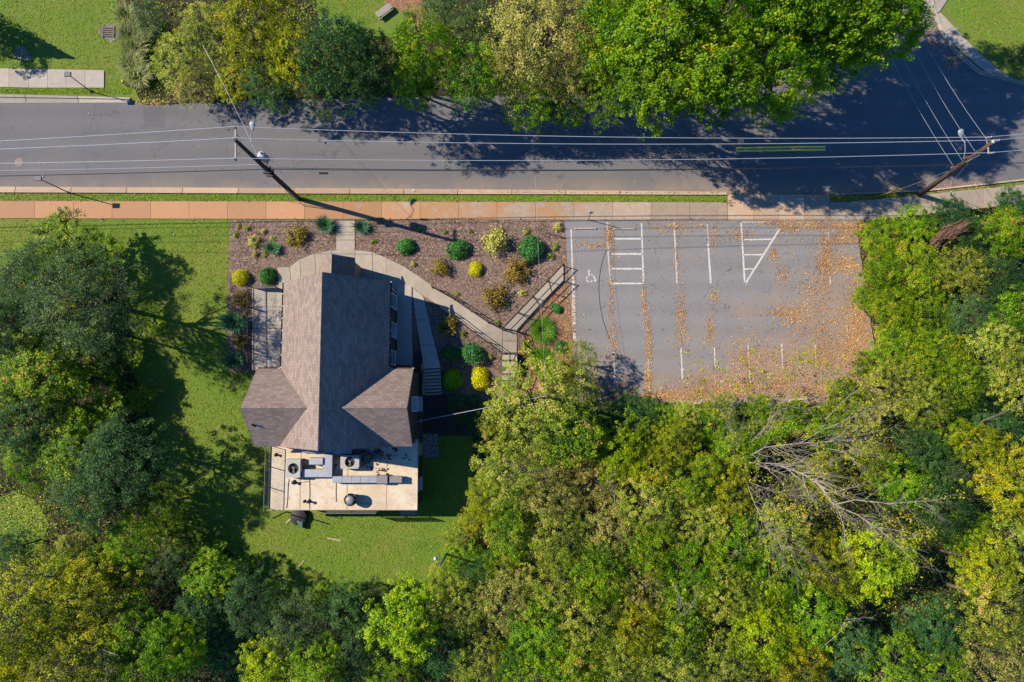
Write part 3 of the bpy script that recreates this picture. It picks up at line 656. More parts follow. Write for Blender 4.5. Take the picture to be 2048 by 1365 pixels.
# mushroom exhaust fan
ef = empty("exhaust_fan", (*P(706, 997, FZ).xy, FZ)); tag(ef, "round grey upblast exhaust fan near the south edge of the flat roof", "exhaust fan")
MB().box(-.32, .32, -.32, .32, 0, .28, bev=.02).build("curb", GALV, ef)
MB().lathe([(.3, .28), (.32, .45), (.44, .55), (.48, .85), (.46, .92), (.44, .85), (.4, .62)], n=26).build("shroud", DKG, ef, True)
MB().lathe([(.2, .5), (.34, .9), (.34, 1.02), (.27, 1.1), (.08, 1.13)], n=24).build("motor_cover", GREYM, ef, True)
for i in range(3):
    t = i * 2.1; MB().tube([(.3 * cos(t), .3 * sin(t), 1.0), (.47 * cos(t), .47 * sin(t), .9)], .02, 5).build("bracket", TRIMW, ef)
MB().tube([(.3, -.3, .1), (.6, -.42, .06), (1.1, -.42, .04), (1.3, -.44, .03)], .03, 6).build("conduit", WOODP, ef)
for i, (px, py, h, r, w) in enumerate(((589, 965, .35, .1, "beside the west condenser"), (619, 1003, .4, .09, "on the seam near the south roof edge"), (610, 1003, .25, .07, "short one west of the seam near the south roof edge"), (553, 910, .28, .08, "inside the railing shadow near the west eave"), (757, 951, .3, .07, "where the long duct meets its grey box"), (775, 950, .3, .07, "between the two grey boxes of the long duct"))):
    c = P(px, py, FZ); v = empty("vent_pipe", c); tag(v, "small dark vent pipe " + w, "vent pipe", "roof vents")
    MB().lathe([(r * 1.9, 0), (r * 1.2, .05), (r * .9, .06), (r * .9, h)], n=12).build("pipe", BLACKP, v, True); MB().lathe([(r * 1.3, h - .02), (r * 1.3, h + .03), (.02, h + .08)], n=12).build("hood", BLACKP, v)
for nm, pts, lab in (("roof_cable", [(619, 955), (619.5, 985), (619, 1019)], "thin black cable running straight to the south roof edge"), ("roof_cable", [(578, 958), (576, 975), (575, 1000), (573, 1017)], "black cable running south from the west condenser"),
                    ("roof_cable", [(672, 966), (672, 985), (672, 1004)], "black cable hanging south from the long duct"), ("roof_cable", [(581, 963), (598, 966), (619, 963)], "slack cable between the west condenser and the seam")):
    tag(MB().tube([P(a, b, FZ + .025) for a, b in pts], .018, 5).build(nm, BLACKP), lab, "cable")
random.seed(9)
lv = MB()
for i in range(150):
    if i % 5 < 2: px, py = random.gauss(738, 16), random.uniform(899, 938)
    else: px, py = random.choice(((775, 912), (755, 903), (790, 898), (765, 940), (815, 916), (700, 930), (668, 935), (730, 900))); px += random.gauss(0, 4.5); py += random.gauss(0, 3)
    if px > 832 or py < 897: continue
    p = P(px, py, FZ + .02); s = random.uniform(.05, .13); t = random.uniform(0, pi); d = Vector((cos(t), sin(t), 0)) * s; e = Vector((-sin(t), cos(t), .2)) * s * .6
    lv.add([p - d, p - e, p + d, p + e + Vector((0, 0, .02))], [(0, 1, 2, 3)])
tag(lv.build("roof_leaves", BARKD), "dead wet leaves stuck on the flat roof below the eave", "leaves", kind="stuff")
# ridge vent pipe on the west cross gable
z = ZE + CH - .95; q = P(508, 850, 5.6)
vp = empty("vent_pipe", (q.x, q.y, ZC - abs(q.y - CY))); tag(vp, "lone black vent pipe on the west cross gable shingles", "vent pipe", "roof vents")
MB().lathe([(.16, -.12), (.07, .06), (.06, .07), (.06, .35)], n=10).build("pipe", BLACKP, vp, True)
MB().lathe([(.08, .33), (.08, .38), (.02, .42)], n=10).build("hood", BLACKP, vp)
# electric meter and mast on the east gable wall
mt = empty("electric_meter", (CXE - .05, -1.6, -.2)); tag(mt, "small blue topped meter box on the shaded east gable wall", "meter")
MB().box(0, .22, -.15, .15, 0, .5, bev=.02).build("box", GREYM, mt); MB().lathe([(.11, .5), (.12, .62), (.05, .68)], (.13, 0, 0), 14).build("cover", BLUEM, mt)
MB().tube([(.1, 0, .6), (.1, 0, 3.0)], .03, 6).build("mast", GALV, mt)
# ------------------------------------------------------------------ car park: paint, stops, signs
paint = struct(empty("parking_markings", P(1400, 600)))
def line(a, b, w=.11, mat=PAINT, par=None, z=.017, name="painted_line"):
    A, B = P(*a), P(*b); d = (B - A).normalized(); s = Vector((-d.y, d.x, 0)) * w / 2
    o = par.location if par else Vector((0, 0, 0)); n = max(2, int((B - A).length / .35)); vs = []
    for i in range(n + 1):
        c = A.lerp(B, i / n); k = random.uniform(.82, 1.06); vs += [c + s * k, c - s * random.uniform(.82, 1.06)]
    vs = [(v.x - o.x, v.y - o.y, z - o.z) for v in vs]
    return link(name, new_mesh(name, vs, [(2 * i + 1, 2 * i + 3, 2 * i + 2, 2 * i) for i in range(n)], mat), par)
random.seed(2)
L = lambda a, b, w=.11: line(a, b, w, par=paint)
L((1142, 459), (1145, 545), .12); L((1145, 547), (1147, 570), .16); L((1147, 571), (1148, 650), .24); L((1149, 667), (1150, 683), .22); L((1151, 742), (1151.5, 760), .1)
L((1214, 445), (1217, 520)); L((1217, 521), (1221, 568), .1); L((1283, 447), (1287, 568), .13)
for y, x0, x1 in ((478, 1228, 1284), (508.5, 1223, 1285), (538, 1220, 1285), (567.5, 1221, 1286)): L((x0, y), (x1, y), .15)
L((1348, 446), (1354, 567), .12); L((1414.5, 448), (1417, 487), .07); L((1416, 488), (1421.5, 567), .15)
L((1482, 446), (1489.5, 569), .15); L((1560, 457), (1489.5, 569.5), .16)
L((1487, 480), (1544, 479), .11); L((1487, 510), (1525, 510), .11); L((1489, 538.5), (1506, 538.5), .11); L((1484, 444.5), (1540, 444.5), .06)
L((1656, 464), (1657, 481), .07); L((1659.5, 553), (1661, 570), .09)
for x, y0, y1, w in ((1226.5, 705, 795, .12), (1296, 712, 785, .11), (1361.5, 695, 758, .13), (1428.5, 695, 740, .1), (1496, 690, 760, .1), (1563, 688, 740, .1), (1630, 690, 735, .09)):
    L((x, y0), (x + (y1 - y0) * .05, y1), w)
# accessible stall symbol: dots and strokes of stencil paint
sy = struct(empty("accessible_symbol", P(1181, 554)))
def patch(pts, par=sy, mat=PAINT, z=.018):
    o = par.location; vs = [P(*p) for p in pts]; link("stencil_stroke", new_mesh("stencil_stroke", [(v.x - o.x, v.y - o.y, z) for v in vs], [tuple(range(len(vs) - 1, -1, -1))], mat), par)
def arc(cx, cy, r0, r1, a0, a1, n=7):
    A = [radians(a0 + (a1 - a0) * i / n) for i in range(n + 1)]
    patch([(cx + r1 * cos(t), cy + r1 * sin(t)) for t in A] + [(cx + r0 * cos(t), cy + r0 * sin(t)) for t in reversed(A)])
arc(1178, 542.5, 0, 2.6, 0, 359, 12)
patch([(1176.6, 545.5), (1179.4, 545.5), (1180, 551), (1177, 551)]); patch([(1181.5, 549.3), (1185, 549.3), (1185, 551), (1181.5, 551)])
patch([(1185.5, 552), (1188, 551.6), (1191.5, 558.5), (1189, 559.5)]); patch([(1188.6, 559.8), (1191.6, 558.8), (1193.4, 562.5), (1188, 564.6)])
for a0, a1 in ((25, 75), (100, 160), (172, 222)): arc(1179, 558.3, 5.2, 7.2, a0, a1)
arc(1179, 558.3, 5.4, 7, 235, 265)
# thin dark strip curving across the accessible stall
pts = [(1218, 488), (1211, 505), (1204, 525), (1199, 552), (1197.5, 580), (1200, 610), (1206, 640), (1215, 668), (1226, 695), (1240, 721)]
o_ = struct(empty("dark_curve", P(*pts[0])))
for a, b in zip(pts[:-1], pts[1:]): line(a, b, .055, BLACKP, o_, .0165, "dark_strip")
# yellow centre marking on the road
ym = struct(empty("centre_marking", P(1560, 298)))
line((1472, 296.5), (1651, 294), .16, YELLOWP, ym); line((1472, 302.5), (1651, 300), .16, YELLOWP, ym)
def stop(p, q, label, w=.17, h=.13, mat=CONC, name="wheel_stop", cat="wheel stop", group="concrete wheel stops"):
    A, B = P(*p), P(*q); c = (A + B) / 2; r = empty(name, c, math.atan2(B.y - A.y, B.x - A.x)); tag(r, label, cat, group); Lh = (B - A).length / 2
    vs = []
    for x in (-Lh, Lh):
        k = 1 if x < 0 else -1
        vs += [(x, -w / 2, 0), (x, w / 2, 0), (x + .05 * k, w / 2 - .03, h), (x + .05 * k, -w / 2 + .03, h)]
    MB().add(vs, [(0, 1, 2, 3), (7, 6, 5, 4), (0, 4, 5, 1), (1, 5, 6, 2), (2, 6, 7, 3), (3, 7, 4, 0)]).build("block", mat, r)
    for x in (-Lh * .7, Lh * .7): MB().lathe([(.03, h), (.03, h + .012)], (x, 0, 0), 8).build("pin", RUST, r)
CST = m_concrete("wheel stop concrete", (.62, .53, .4), (.45, .36, .25))
stop((1148, 458), (1193, 458), "tan concrete wheel stop at the head of the accessible stall", mat=CST)
stop((1226, 458.5), (1270, 458.5), "tan concrete wheel stop at the head of the hatched aisle", mat=CST)
for a, b, s in (((1180, 817), (1221, 817), "grey concrete stop in the tree shade at the foot of the car park"), ((1378, 808), (1403, 806), "first pale concrete stop along the leafy south edge of the car park"), ((1447, 806), (1490, 803), "second pale concrete stop along the leafy south edge of the car park"), ((1517, 803), (1545, 801), "short third pale concrete stop along the leafy south edge of the car park"), ((1578, 801), (1626, 797), "long pale concrete stop at the far end of the leafy south edge")):
    stop(a, b, s, mat=CST)
def sign(base, h, label, sw=.3, sh=.45, face=TRIMW, rz=0.0):
    r = empty("parking_sign", P(*base)); tag(r, label, "sign")
    MB().box(-.025, .025, -.025, .025, -.1, h).build("post", GREYM, r)
    M = Matrix.Rotation(rz, 4, 'Z')
    MB().box(-sw / 2, sw / 2, -.045, -.03, h - sh, h, M).build("sign_plate", face, r)
sign((1176, 440), 2.5, "thin signpost at the edge of the sidewalk above the accessible stall", face=LAMPM)
sign((1093, 467), 1.45, "short post sign in the mulch bed beside the car park", .25, .35)

# ------------------------------------------------------------------ utility poles
def insul(par, p, h=.22, r=.06):
    return MB().lathe([(r * .4, 0), (r, .04), (r * .55, .08), (r * 1.05, .12), (r * .6, .17), (r * .8, h)], p, 10).build("insulator", PORC, par, True)
b1 = P(597, 398); t1 = P(473, 283, 12.2)
up = empty("utility_pole", b1); tag(up, "dark wooden utility pole with transformer standing in the verge before the house", "utility pole", "utility poles")
ax = t1 - b1
at1 = lambda z: ax * (z / 12.2)
MB().tube([at1(-.3), at1(4), at1(8), at1(12.4)], [.2, .18, .155, .125], 12).build("pole", POLEM, up, True)
ca, cb = P(471.5, 255, 12) - b1, P(471.5, 322, 12) - b1
cm = (ca + cb) / 2
arm = MB().box(-.06, .06, -(ca - cb).length / 2, (ca - cb).length / 2, -.07, .07, Matrix.Translation(cm) @ Matrix.Rotation(math.atan2(ca.y - cb.y, ca.x - cb.x) - pi / 2, 4, 'Z')).build("crossarm", ARMM, up)
MB().tube([ca.lerp(cb, .8) + Vector((.08, 0, -.05)), at1(11.0)], .02, 5).build("brace", ARMM, up); MB().tube([ca.lerp(cb, .2) + Vector((.08, 0, -.05)), at1(11.0)], .02, 5).build("brace", ARMM, up)
ins1 = [ca.lerp(cb, k) + Vector((-.02, 0, .07)) for k in (.03, .37, .97)]
for p in ins1: insul(up, p)
tb = at1(9.0) + Vector((.42, .25, 0))
tr = MB().lathe([(.2, -.75), (.27, -.7), (.27, .1), (.29, .12), (.29, .16), (.2, .24), (.06, .26)], tb, 18).build("transformer", TRANSM, up, True)
MB().lathe([(.04, .2), (.07, .28), (.04, .34), (.06, .42), (.02, .5)], tb + Vector((.08, .05, 0)), 8).build("bushing", POLEB, tr, True)
for k in range(3): MB().tube([tb + Vector((.27, -.15 + k * .13, -.1)), tb + Vector((.45, -.2 + k * .1, -.3)), at1(8.0) + Vector((.35, -.1 + .05 * k, 0))], .014, 5).build("lead", WIRED, tr)
MB().box(tb.x - .3, tb.x - .1, tb.y - .2, tb.y + .05, tb.z - .5, tb.z).build("hanger", GREYM, tr)
def street_light(par, a, b, name="light_arm"):
    d = (b - a); n = d.normalized()
    m = MB().tube([a, a + d * .3 + Vector((0, 0, .25)), a + d * .7 + Vector((0, 0, .3)), b], [.03, .028, .026, .025], 7).build(name, LAMPM, par)
    M = Matrix.Translation(b + n * .3) @ n.to_track_quat('X', 'Z').to_matrix().to_4x4()
    mb = MB(); mb.lathe([(.05, -.34), (.1, -.2), (.19, 0), (.22, .16), (.17, .3), (.05, .35)], (0, 0, 0), 16)
    mb.v = [tuple(M @ Vector((v[2], v[1], v[0] * .55))) for v in mb.v]; mb.build("lamp_head", LAMPM, m, True)
street_light(up, P(505.5, 300, 8.6) - b1, P(505, 262, 8.9) - b1)
# guy wires and conduit risers at the foot
for q, lab in (((608, 413), 0), ((579, 404), 1)):
    MB().tube([at1(3.2) + Vector((.0, -.12, 0)), P(*q, .0) - b1], .03 if lab == 0 else .018, 6).build("conduit" if lab == 0 else "guy_wire", WIREM, up)
MB().tube([at1(z) + Vector((-.2, -.02, 0)) for z in (1, 3, 5, 6.4)], .025, 5).build("riser_cable", GREYM, up)
MB().tube([at1(z) + Vector((.17, -.08, 0)) for z in (.5, 2, 4, 6)], .03, 5).build("riser_cable", BLACKP, up)
for z in (6.3, 6.9): MB().box(-.25, .25, -.28, .28, -.09, .09, Matrix.Translation(at1(z) + Vector((0, -.02, 0)))).build("cable_bracket", BLACKP, up)

b2 = P(1838, 391); t2 = P(1984, 286, 11.2)
u2 = empty("utility_pole", b2); tag(u2, "reddish leaning utility pole in the tree shade beside the driveway apron", "utility pole", "utility poles")
ax2 = t2 - b2; at2 = lambda z: ax2 * (z / 11.2)
MB().tube([at2(-.3), at2(4), at2(8), at2(11.4)], [.2, .185, .16, .13], 12).build("pole", POLEB, u2, True)
MB().lathe([(.14, 0), (.13, .03), (.03, .05)], at2(11.4), 12).build("pole_cap", TRIMW, u2)
ins2 = [P(1972, 277, 11.0) - b2, P(1988, 283, 11.5) - b2, P(1977, 308, 10.8) - b2]
c1_, c2_ = ins2[0], ins2[2]
MB().tube([c1_, at2(10.7), c2_], .05, 6).build("crossarm", ARMM, u2)
for p in ins2: insul(u2, p); insul(u2, p + Vector((.22, .02, 0)))
for z, dx in ((9.3, .3), (8.2, -.25), (6.7, .28), (6.2, -.25)):
    MB().box(-.18, .18, -.1, .1, -.12, .12, Matrix.Translation(at2(z) + Vector((dx * .4, .1, 0)))).build("fitting", POLEB if z > 8 else RUST, u2)
street_light(u2, P(1927, 318, 8.0) - b2, P(1923, 277, 8.6) - b2)
MB().tube([P(1960, 310, 9.5) - b2, P(1932, 325, 8.4) - b2, at2(7.8) + Vector((.2, 0, 0))], .03, 6).build("riser_cable", GALV, u2)
MB().tube([at2(9.2), P(1906, 362, 3.2) - b2, P(1902, 389, .02) - b2], .02, 6).build("guy_wire", GALV, u2)
MB().tube([P(1902, 391, .02) - b2, P(1902.5, 384, 1.2) - b2], .05, 6).build("guy_marker", LAMPM, u2)
yg = MB().tube([P(1752, 394, .03), P(1806, 377, 2.4)], .045, 6).build("guy_guard", YPLAST); tag(yg, "yellow plastic guy wire guard slanting over the verge by the reddish pole", "guy guard")
tag(MB().tube([P(1806, 377, 2.4), b2 + at2(6.5)], .012, 5).build("guy_wire", GALV), "thin guy wire from the yellow guard up to the reddish utility pole", "wire")
# far pole off the left edge is out of sight; wires run to it
def wire(a, b, sag, r, label, mat=WIREM, n=28, name="power_line", group="overhead lines"):
    a, b = Vector(a), Vector(b); root = a.copy()
    pts = [a.lerp(b, i / n) - Vector((0, 0, sag * 4 * (i / n) * (1 - i / n))) - root for i in range(n + 1)]
    o = MB().tube(pts, r, 5).build(name, mat); o.location = root
    return tag(o, label, "wire", group)
I1 = [b1 + p + Vector((0, 0, .22)) for p in ins1]; I2 = [b2 + p + Vector((0, 0, .22)) for p in ins2]
LBL = ("northern", "middle", "southern")
for k in range(3): wire(I1[k], I2[k], .9, .019, f"{LBL[k]} bright power line strung between the two utility poles")
LFT = [P(-700, 311, 11), P(-700, 318, 11), P(-700, 330, 11)]
for k in range(3): wire(LFT[k], I1[k], .5, .019, f"{LBL[k]} bright power line running west from the pole with the transformer")
RGT = [P(2700, 195, 11), P(2700, 205, 11), P(2700, 235, 11)]
for k in range(3): wire(I2[k], RGT[k], .5, .019, f"{LBL[k]} bright power line running east from the reddish pole")
tc1, tc2 = b1 + at1(6.6) + Vector((0, .15, 0)), b2 + at2(6.6) + Vector((0, .15, 0))
wire(tc1, tc2, .7, .03, "black telephone cable between the two utility poles", WIRED); wire(P(-700, 362, 6.8), tc1, .4, .03, "black telephone cable running west from the pole with the transformer", WIRED)
wire(b1 + at1(7.3), b2 + at2(7.2), .8, .02, "thin dark cable just above the telephone cable between the poles", WIRED); wire(tc2, P(2700, 290, 6.8), .4, .03, "black telephone cable running east from the reddish pole", WIRED)
wire(P(-700, 340, 8.4), b1 + at1(8.0), .8, .016, "thin twisted neutral wire running west below the power lines", WIREM)
for k, (p, z) in enumerate((((647, 347), 6.55), ((1838, 349), 6.5))):
    q = P(*p, 6.05); tag(MB().tube([q + Vector((-.35, 0, 0)), q + Vector((-.3, 0, 0)), q + Vector((.3, 0, 0)), q + Vector((.35, 0, 0))], [.03, .08, .08, .03], 8).build("splice_case", BLACKP), ("black splice case on the telephone cable beside the transformer pole", "black splice case on the telephone cable in the shade by the reddish pole")[k], "splice case")
for k, (a, z, e) in enumerate((((1975, 281), 10.9, (1790, -40)), ((1950, 303), 10.2, (1765, -40)), ((1925, 322), 9.2, (1735, -40)), ((1905, 330), 8.2, (1722, -20)))):
    wire(P(*a, z), P(*e, z - 1), .5, .009, ("easternmost", "second", "third", "westernmost")[k] + " wire crossing the side road from the reddish pole")
wire(b1 + at1(9.4) + Vector((.2, .2, 0)), P(405, 90, 6.0), .5, .011, "pale service wire from the transformer pole into the yellow green tree", WIREM)
svp = P(1092, 792, 7.2)
wire(P(1070, 354, 6.1), svp, .6, .007, "pale service drop crossing the sidewalk and planting bed", WIREM)
wire(svp, Vector((CXE - .05 + .1, -1.6, 2.75)), .35, .02, "pale service drop running from the olive tree to the east gable", WIREM)
sp_ = empty("service_pole", Vector((svp.x, svp.y, T(svp.x, svp.y)))); tag(sp_, "grey service pole poking up through the olive tree", "utility pole", "utility poles")
MB().tube([(0, 0, -.2), (0, 0, 8.9)], [.15, .12], 10).build("pole", BARK, sp_, True); MB().lathe([(.13, 0), (.1, .05), (.02, .08)], (0, 0, 8.9), 10).build("pole_cap", BARK, sp_)

# ------------------------------------------------------------------ street furniture and small things
LPOST = plain("slate lamp paint", (.16, .165, .18), bump=0)
def post_lamp(base, h, label, head=.3):
    r = empty("lamp_post", P(*base)); tag(r, label, "lamp post", "lamp posts")
    MB().lathe([(.12, 0), (.12, .12), (.06, .2), (.045, .3), (.035, h)], n=10).build("post", LPOST, r, True)
    MB().box(-head * .55, head * .55, -head * .4, head * .4, h, h + .12, bev=.03).build("lamp_head", LPOST, r)
post_lamp((183, 184), 3.0, "slim dark lamp post beside the short concrete sidewalk", .5)
post_lamp((138, 386), 3.6, "slim lamp post at the south kerb casting a long thin shadow", .5)
mh = empty("manhole_cover", P(38, 325, .013)); tag(mh, "round iron manhole cover in the road near the west edge", "manhole cover")
MB().lathe([(.46, 0), (.46, .006), (.36, .008)], n=28).build("ring", RUST, mh)
MB().lathe([(.34, .009), (.34, .014), (.0, .016)], n=28).build("lid", plain("worn iron", (.26, .22, .2)), mh)
for k in range(8):
    t = k * pi / 4; MB().box(.12, .3, -.022, .022, .013, .019, Matrix.Rotation(t, 4, 'Z')).build("rib", RUST, mh)
dg = empty("drain_grate", G(218, 65, .05)); tag(dg, "square rusty drain grate in a patch of stones on the lawn", "drain grate")
MB().box(-.42, .42, -.42, .42, -.1, -.05).build("pit", BLACKP, dg)
for k in range(5): MB().box(-.42, .42, -.42 + k * .18, -.3 + k * .18, -.01, .06).build("bar", RUST, dg)
for k in (-.45, .45): MB().box(k - .05, k + .05, -.5, .5, -.05, .08).build("frame", RUST, dg)
struct(drape("stone_patch", [(200, 55), (212, 49), (232, 50), (240, 62), (235, 78), (222, 86), (206, 78), (197, 68)], .024, GRAVEL))
struct(drape("stone_patch", [(30, 96), (46, 92), (60, 108), (64, 122), (45, 124), (28, 116)], .024, GRAVEL))
tag(MB().box(-.09, .09, -.35, .35, 0, 1.1, bev=.03).build("marker_post", YPLAST, loc=G(256, 172)), "short yellow plastic marker post at the end of the hedge", "marker post")
bpy.data.objects["marker_post"].scale = (.9, .35, .8)
bn = empty("garden_bench", G(769, 27), radians(38)); tag(bn, "weathered timber bench at the edge of the top lawn", "bench")
for k in range(4): MB().box(-.72, .72, -.25 + k * .13, -.14 + k * .13, .42, .46).build("slat", plain("grey timber", (.42, .37, .33)), bn)
for sx in (-.6, .6):
    for sy in (-.2, .2): MB().box(sx - .04, sx + .04, sy - .04, sy + .04, 0, .42).build("leg", ARMM, bn)
MB().box(-.72, .72, -.38, -.3, .3, .38).build("rail", ARMM, bn)
fe = empty("garden_fence", G(647, 56)); tag(fe, "pale rail fence half buried in the dark green tree", "fence")
for k in range(4): MB().box(k * .62 - .04, k * .62 + .04, -.04, .04, 0, 1.3).build("post", LAMPM, fe)
for z in (.5, 1.2): MB().box(-.05, 1.95, .045, .08, z, z + .1).build("rail", LAMPM, fe)
dp = empty("lamp_pole", G(899, 1098)); tag(dp, "wooden yard pole with a white lamp standing on the south lawn", "lamp post", "lamp posts")
dt = P(880, 1131, 4.4) - dp.location
MB().tube([(0, 0, -.1), dt], [.1, .08], 10).build("pole", plain("weathered pole wood", (.16, .14, .11)), dp, True)
hp = P(871, 1118, 4.5) - dp.location
MB().tube([dt - Vector((0, 0, .1)), dt.lerp(hp, .5) + Vector((0, 0, .15)), hp], .03, 6).build("lamp_arm", LAMPM, dp)
MB().lathe([(.06, .15), (.1, .08), (.16, -.03), (.14, -.15), (.04, -.18)], hp, 14).build("lamp_head", PORC, dp, True)
tk = empty("cistern_lid", G(600, 1033)); tag(tk, "round black tank lid on the grass against the flat roofed wing", "tank lid")
MB().lathe([(.66, 0), (.68, .3), (.66, .42), (.6, .45), (.1, .5)], n=30).build("lid", BLACKP, tk, True)
for k in range(3): MB().tube([((.2 + k * .15) * cos(t * pi / 12), (.2 + k * .15) * sin(t * pi / 12), .49 - k * .015) for t in range(25)], .014, 4, False).build("ring", BLACKP, tk)
gb = empty("utility_box", G(604, 1048)); tag(gb, "small green utility box beside the round black tank lid", "utility box")
MB().box(-.17, .17, -.25, .25, 0, .45, bev=.02).build("cabinet", GREENB, gb); MB().box(-.19, .19, -.27, .27, .45, .5, bev=.015).build("lid", GREENB, gb); MB().tube([(-.2, .25, 0), (-.2, .25, .5), (-.1, .3, .55)], .03, 6).build("pipe", TRIMW, gb)
tag(MB().tube([G(573, 1024, 0), G(573, 1024, 0) + Vector((0, 0, 3.2))], .05, 8).build("drain_pipe", BLACKP), "black drainpipe at the south wall beside the round tank lid", "pipe")
def plank(a, b, w, label):
    A, B = G(*a, .05), G(*b, .05); c = (A + B) / 2; Lh = (B - A).length / 2
    o = MB().box(-Lh, Lh, -w / 2, w / 2, -.02, .02, bev=.008).build("plank", WOODP); o.location = c; o.rotation_euler = (0, radians(1.5), math.atan2(B.y - A.y, B.x - A.x))
    tag(o, label, "plank", "planks lying on the lawn")
plank((655, 1076), (682, 1082), .13, "longest pale plank lying on the south lawn"); plank((598, 1134), (609, 1121), .09, "thin tan plank angled on the lawn south of the tank lid")
plank((514, 1130), (533, 1124), .07, "thin reddish plank at the edge of the tree shadow on the south lawn"); plank((573, 1046), (582, 1038), .16, "short tan board lying beside the round tank lid")
plank((1010 + 35, 1128), (1057, 1145), .14, "orange board caught among the olive trees east of the yard pole")
random.seed(31)
for px, py, s, lab in ((828, 381, .12, "white scrap of litter on the road beside the verge"), (86, 354, .1, "white scrap of litter on the road near the manhole"), (349, 470, .06, "white scrap of litter on the lawn below the sidewalk"), (205, 443, .05, "white scrap of litter by the lawn edge of the sidewalk")):
    vs = [(random.uniform(.5, 1) * s * cos(t), random.uniform(.5, 1) * s * sin(t), .02 + random.uniform(0, .05)) for t in np.arange(0, 6.2, .9)]
    o = link("paper_scrap", new_mesh("paper_scrap", vs + [(0, 0, .07)], [(i, (i + 1) % len(vs), len(vs)) for i in range(len(vs))], TRIMW), None, G(px, py, .02)); tag(o, lab, "litter", "scraps of litter")
# ------------------------------------------------------------------ vegetation
def leaf_mesh(name, C, N, S, tint, mat, aspect=.55, rng=None, along=None):
    """one small folded leaf face per point"""
    n = len(C)
    N = N / (np.linalg.norm(N, axis=1, keepdims=True) + 1e-9)
    A = rng.normal(size=(n, 3)) if along is None else along
    t = A - N * np.sum(A * N, axis=1, keepdims=True); t /= (np.linalg.norm(t, axis=1, keepdims=True) + 1e-9)
    b = np.cross(N, t); S = S[:, None]
    V = np.empty((n, 4, 3), np.float32)
    V[:, 0] = C - t * S * .5; V[:, 2] = C + t * S * .5
    V[:, 1] = C + b * S * aspect * .5 + N * S * .1; V[:, 3] = C - b * S * aspect * .5 + N * S * .1
    me = bpy.data.meshes.new(name); me.vertices.add(n * 4); me.vertices.foreach_set("co", V.reshape(-1))
    me.loops.add(n * 4); me.loops.foreach_set("vertex_index", np.arange(n * 4, dtype=np.int32))
    me.polygons.add(n); me.polygons.foreach_set("loop_start", np.arange(0, n * 4, 4, dtype=np.int32)); me.polygons.foreach_set("loop_total", np.full(n, 4, np.int32))
    me.materials.append(mat); me.update()
    a = me.attributes.new("tint", 'FLOAT', 'FACE'); a.data.foreach_set("value", np.clip(tint, 0, 1).astype(np.float32))
    return me
def unit(rng, n):
    v = rng.normal(size=(n, 3)); return v / np.linalg.norm(v, axis=1, keepdims=True)
def crown(rng, mat, R=4.0, zc=6.0, hz=2.6, lobes=13, clumps=38, leaves=26, cr=.42, size=.2, droop=0., tvar=.13, fill=1.0, name="crown", aspect=.55, lob=(.36, .52)):
    Ls = []
    for i in range(lobes):
        a = i * 2.4 + rng.uniform(-.5, .5); rr = R * (.68 * math.sqrt((i + .3) / lobes)); up = 1 - (rr / (.72 * R)) ** 2
        Ls.append((np.array([rr * cos(a), rr * sin(a), zc + hz * (.75 * up - .3) + rng.uniform(-.5, .5)]), R * rng.uniform(*lob)))
    Cc, Cn, Ct = [], [], []
    for k, (c, r) in enumerate(Ls):
        d = unit(rng, clumps); d[:, 2] = np.where(rng.random(clumps) < .72, np.abs(d[:, 2]), d[:, 2])
        p = c + d * (r * np.where(rng.random((clumps, 1)) < .16, rng.uniform(1.1, 1.5, (clumps, 1)), rng.uniform(.7, 1.1, (clumps, 1)))) * np.array([1, 1, .72])
        keep = np.ones(clumps, bool)
        for j, (c2, r2) in enumerate(Ls):
            if j != k: keep &= np.linalg.norm((p - c2) / np.array([1, 1, .75]), axis=1) > r2 * .62
        keep &= rng.random(clumps) < fill
        Cc.append(p[keep]); Cn.append(d[keep]); Ct.append(np.full(keep.sum(), rng.normal(0, .1)))
    Cc = np.concatenate(Cc); Cn = np.concatenate(Cn); Ct = np.concatenate(Ct)
    m = len(Cc); cs = cr * rng.uniform(.6, 1.35, m); ct = Ct + rng.normal(.45, tvar, m)
    ln = np.maximum(4, (leaves * 1.8 * rng.uniform(.5, 1.5, m)).astype(int)); idx = np.repeat(np.arange(m), ln); n = len(idx)
    off = unit(rng, n) * (rng.random((n, 1)) ** .45)
    off = off * cs[idx][:, None] * np.array([1, 1, .6])
    if droop:
        s = rng.random(n) * droop; off[:, 2] -= s * cs[idx] * 2.2; out = Cc[idx].copy(); out[:, 2] = 0
        out /= np.linalg.norm(out, axis=1, keepdims=True) + 1e-6; off += out * (s * cs[idx])[:, None] * .9
    C = Cc[idx] + off
    N = Cn[idx] * .4 + np.array([-.3, .08, .8]) + rng.normal(size=(n, 3)) * .45
    S = size * .74 * np.clip(rng.lognormal(0, .38, n), .4, 2.1)
    me = leaf_mesh(name, C, N, S, ct[idx] + rng.normal(0, .1, n), mat, aspect, rng)
    return me, Ls, Cc
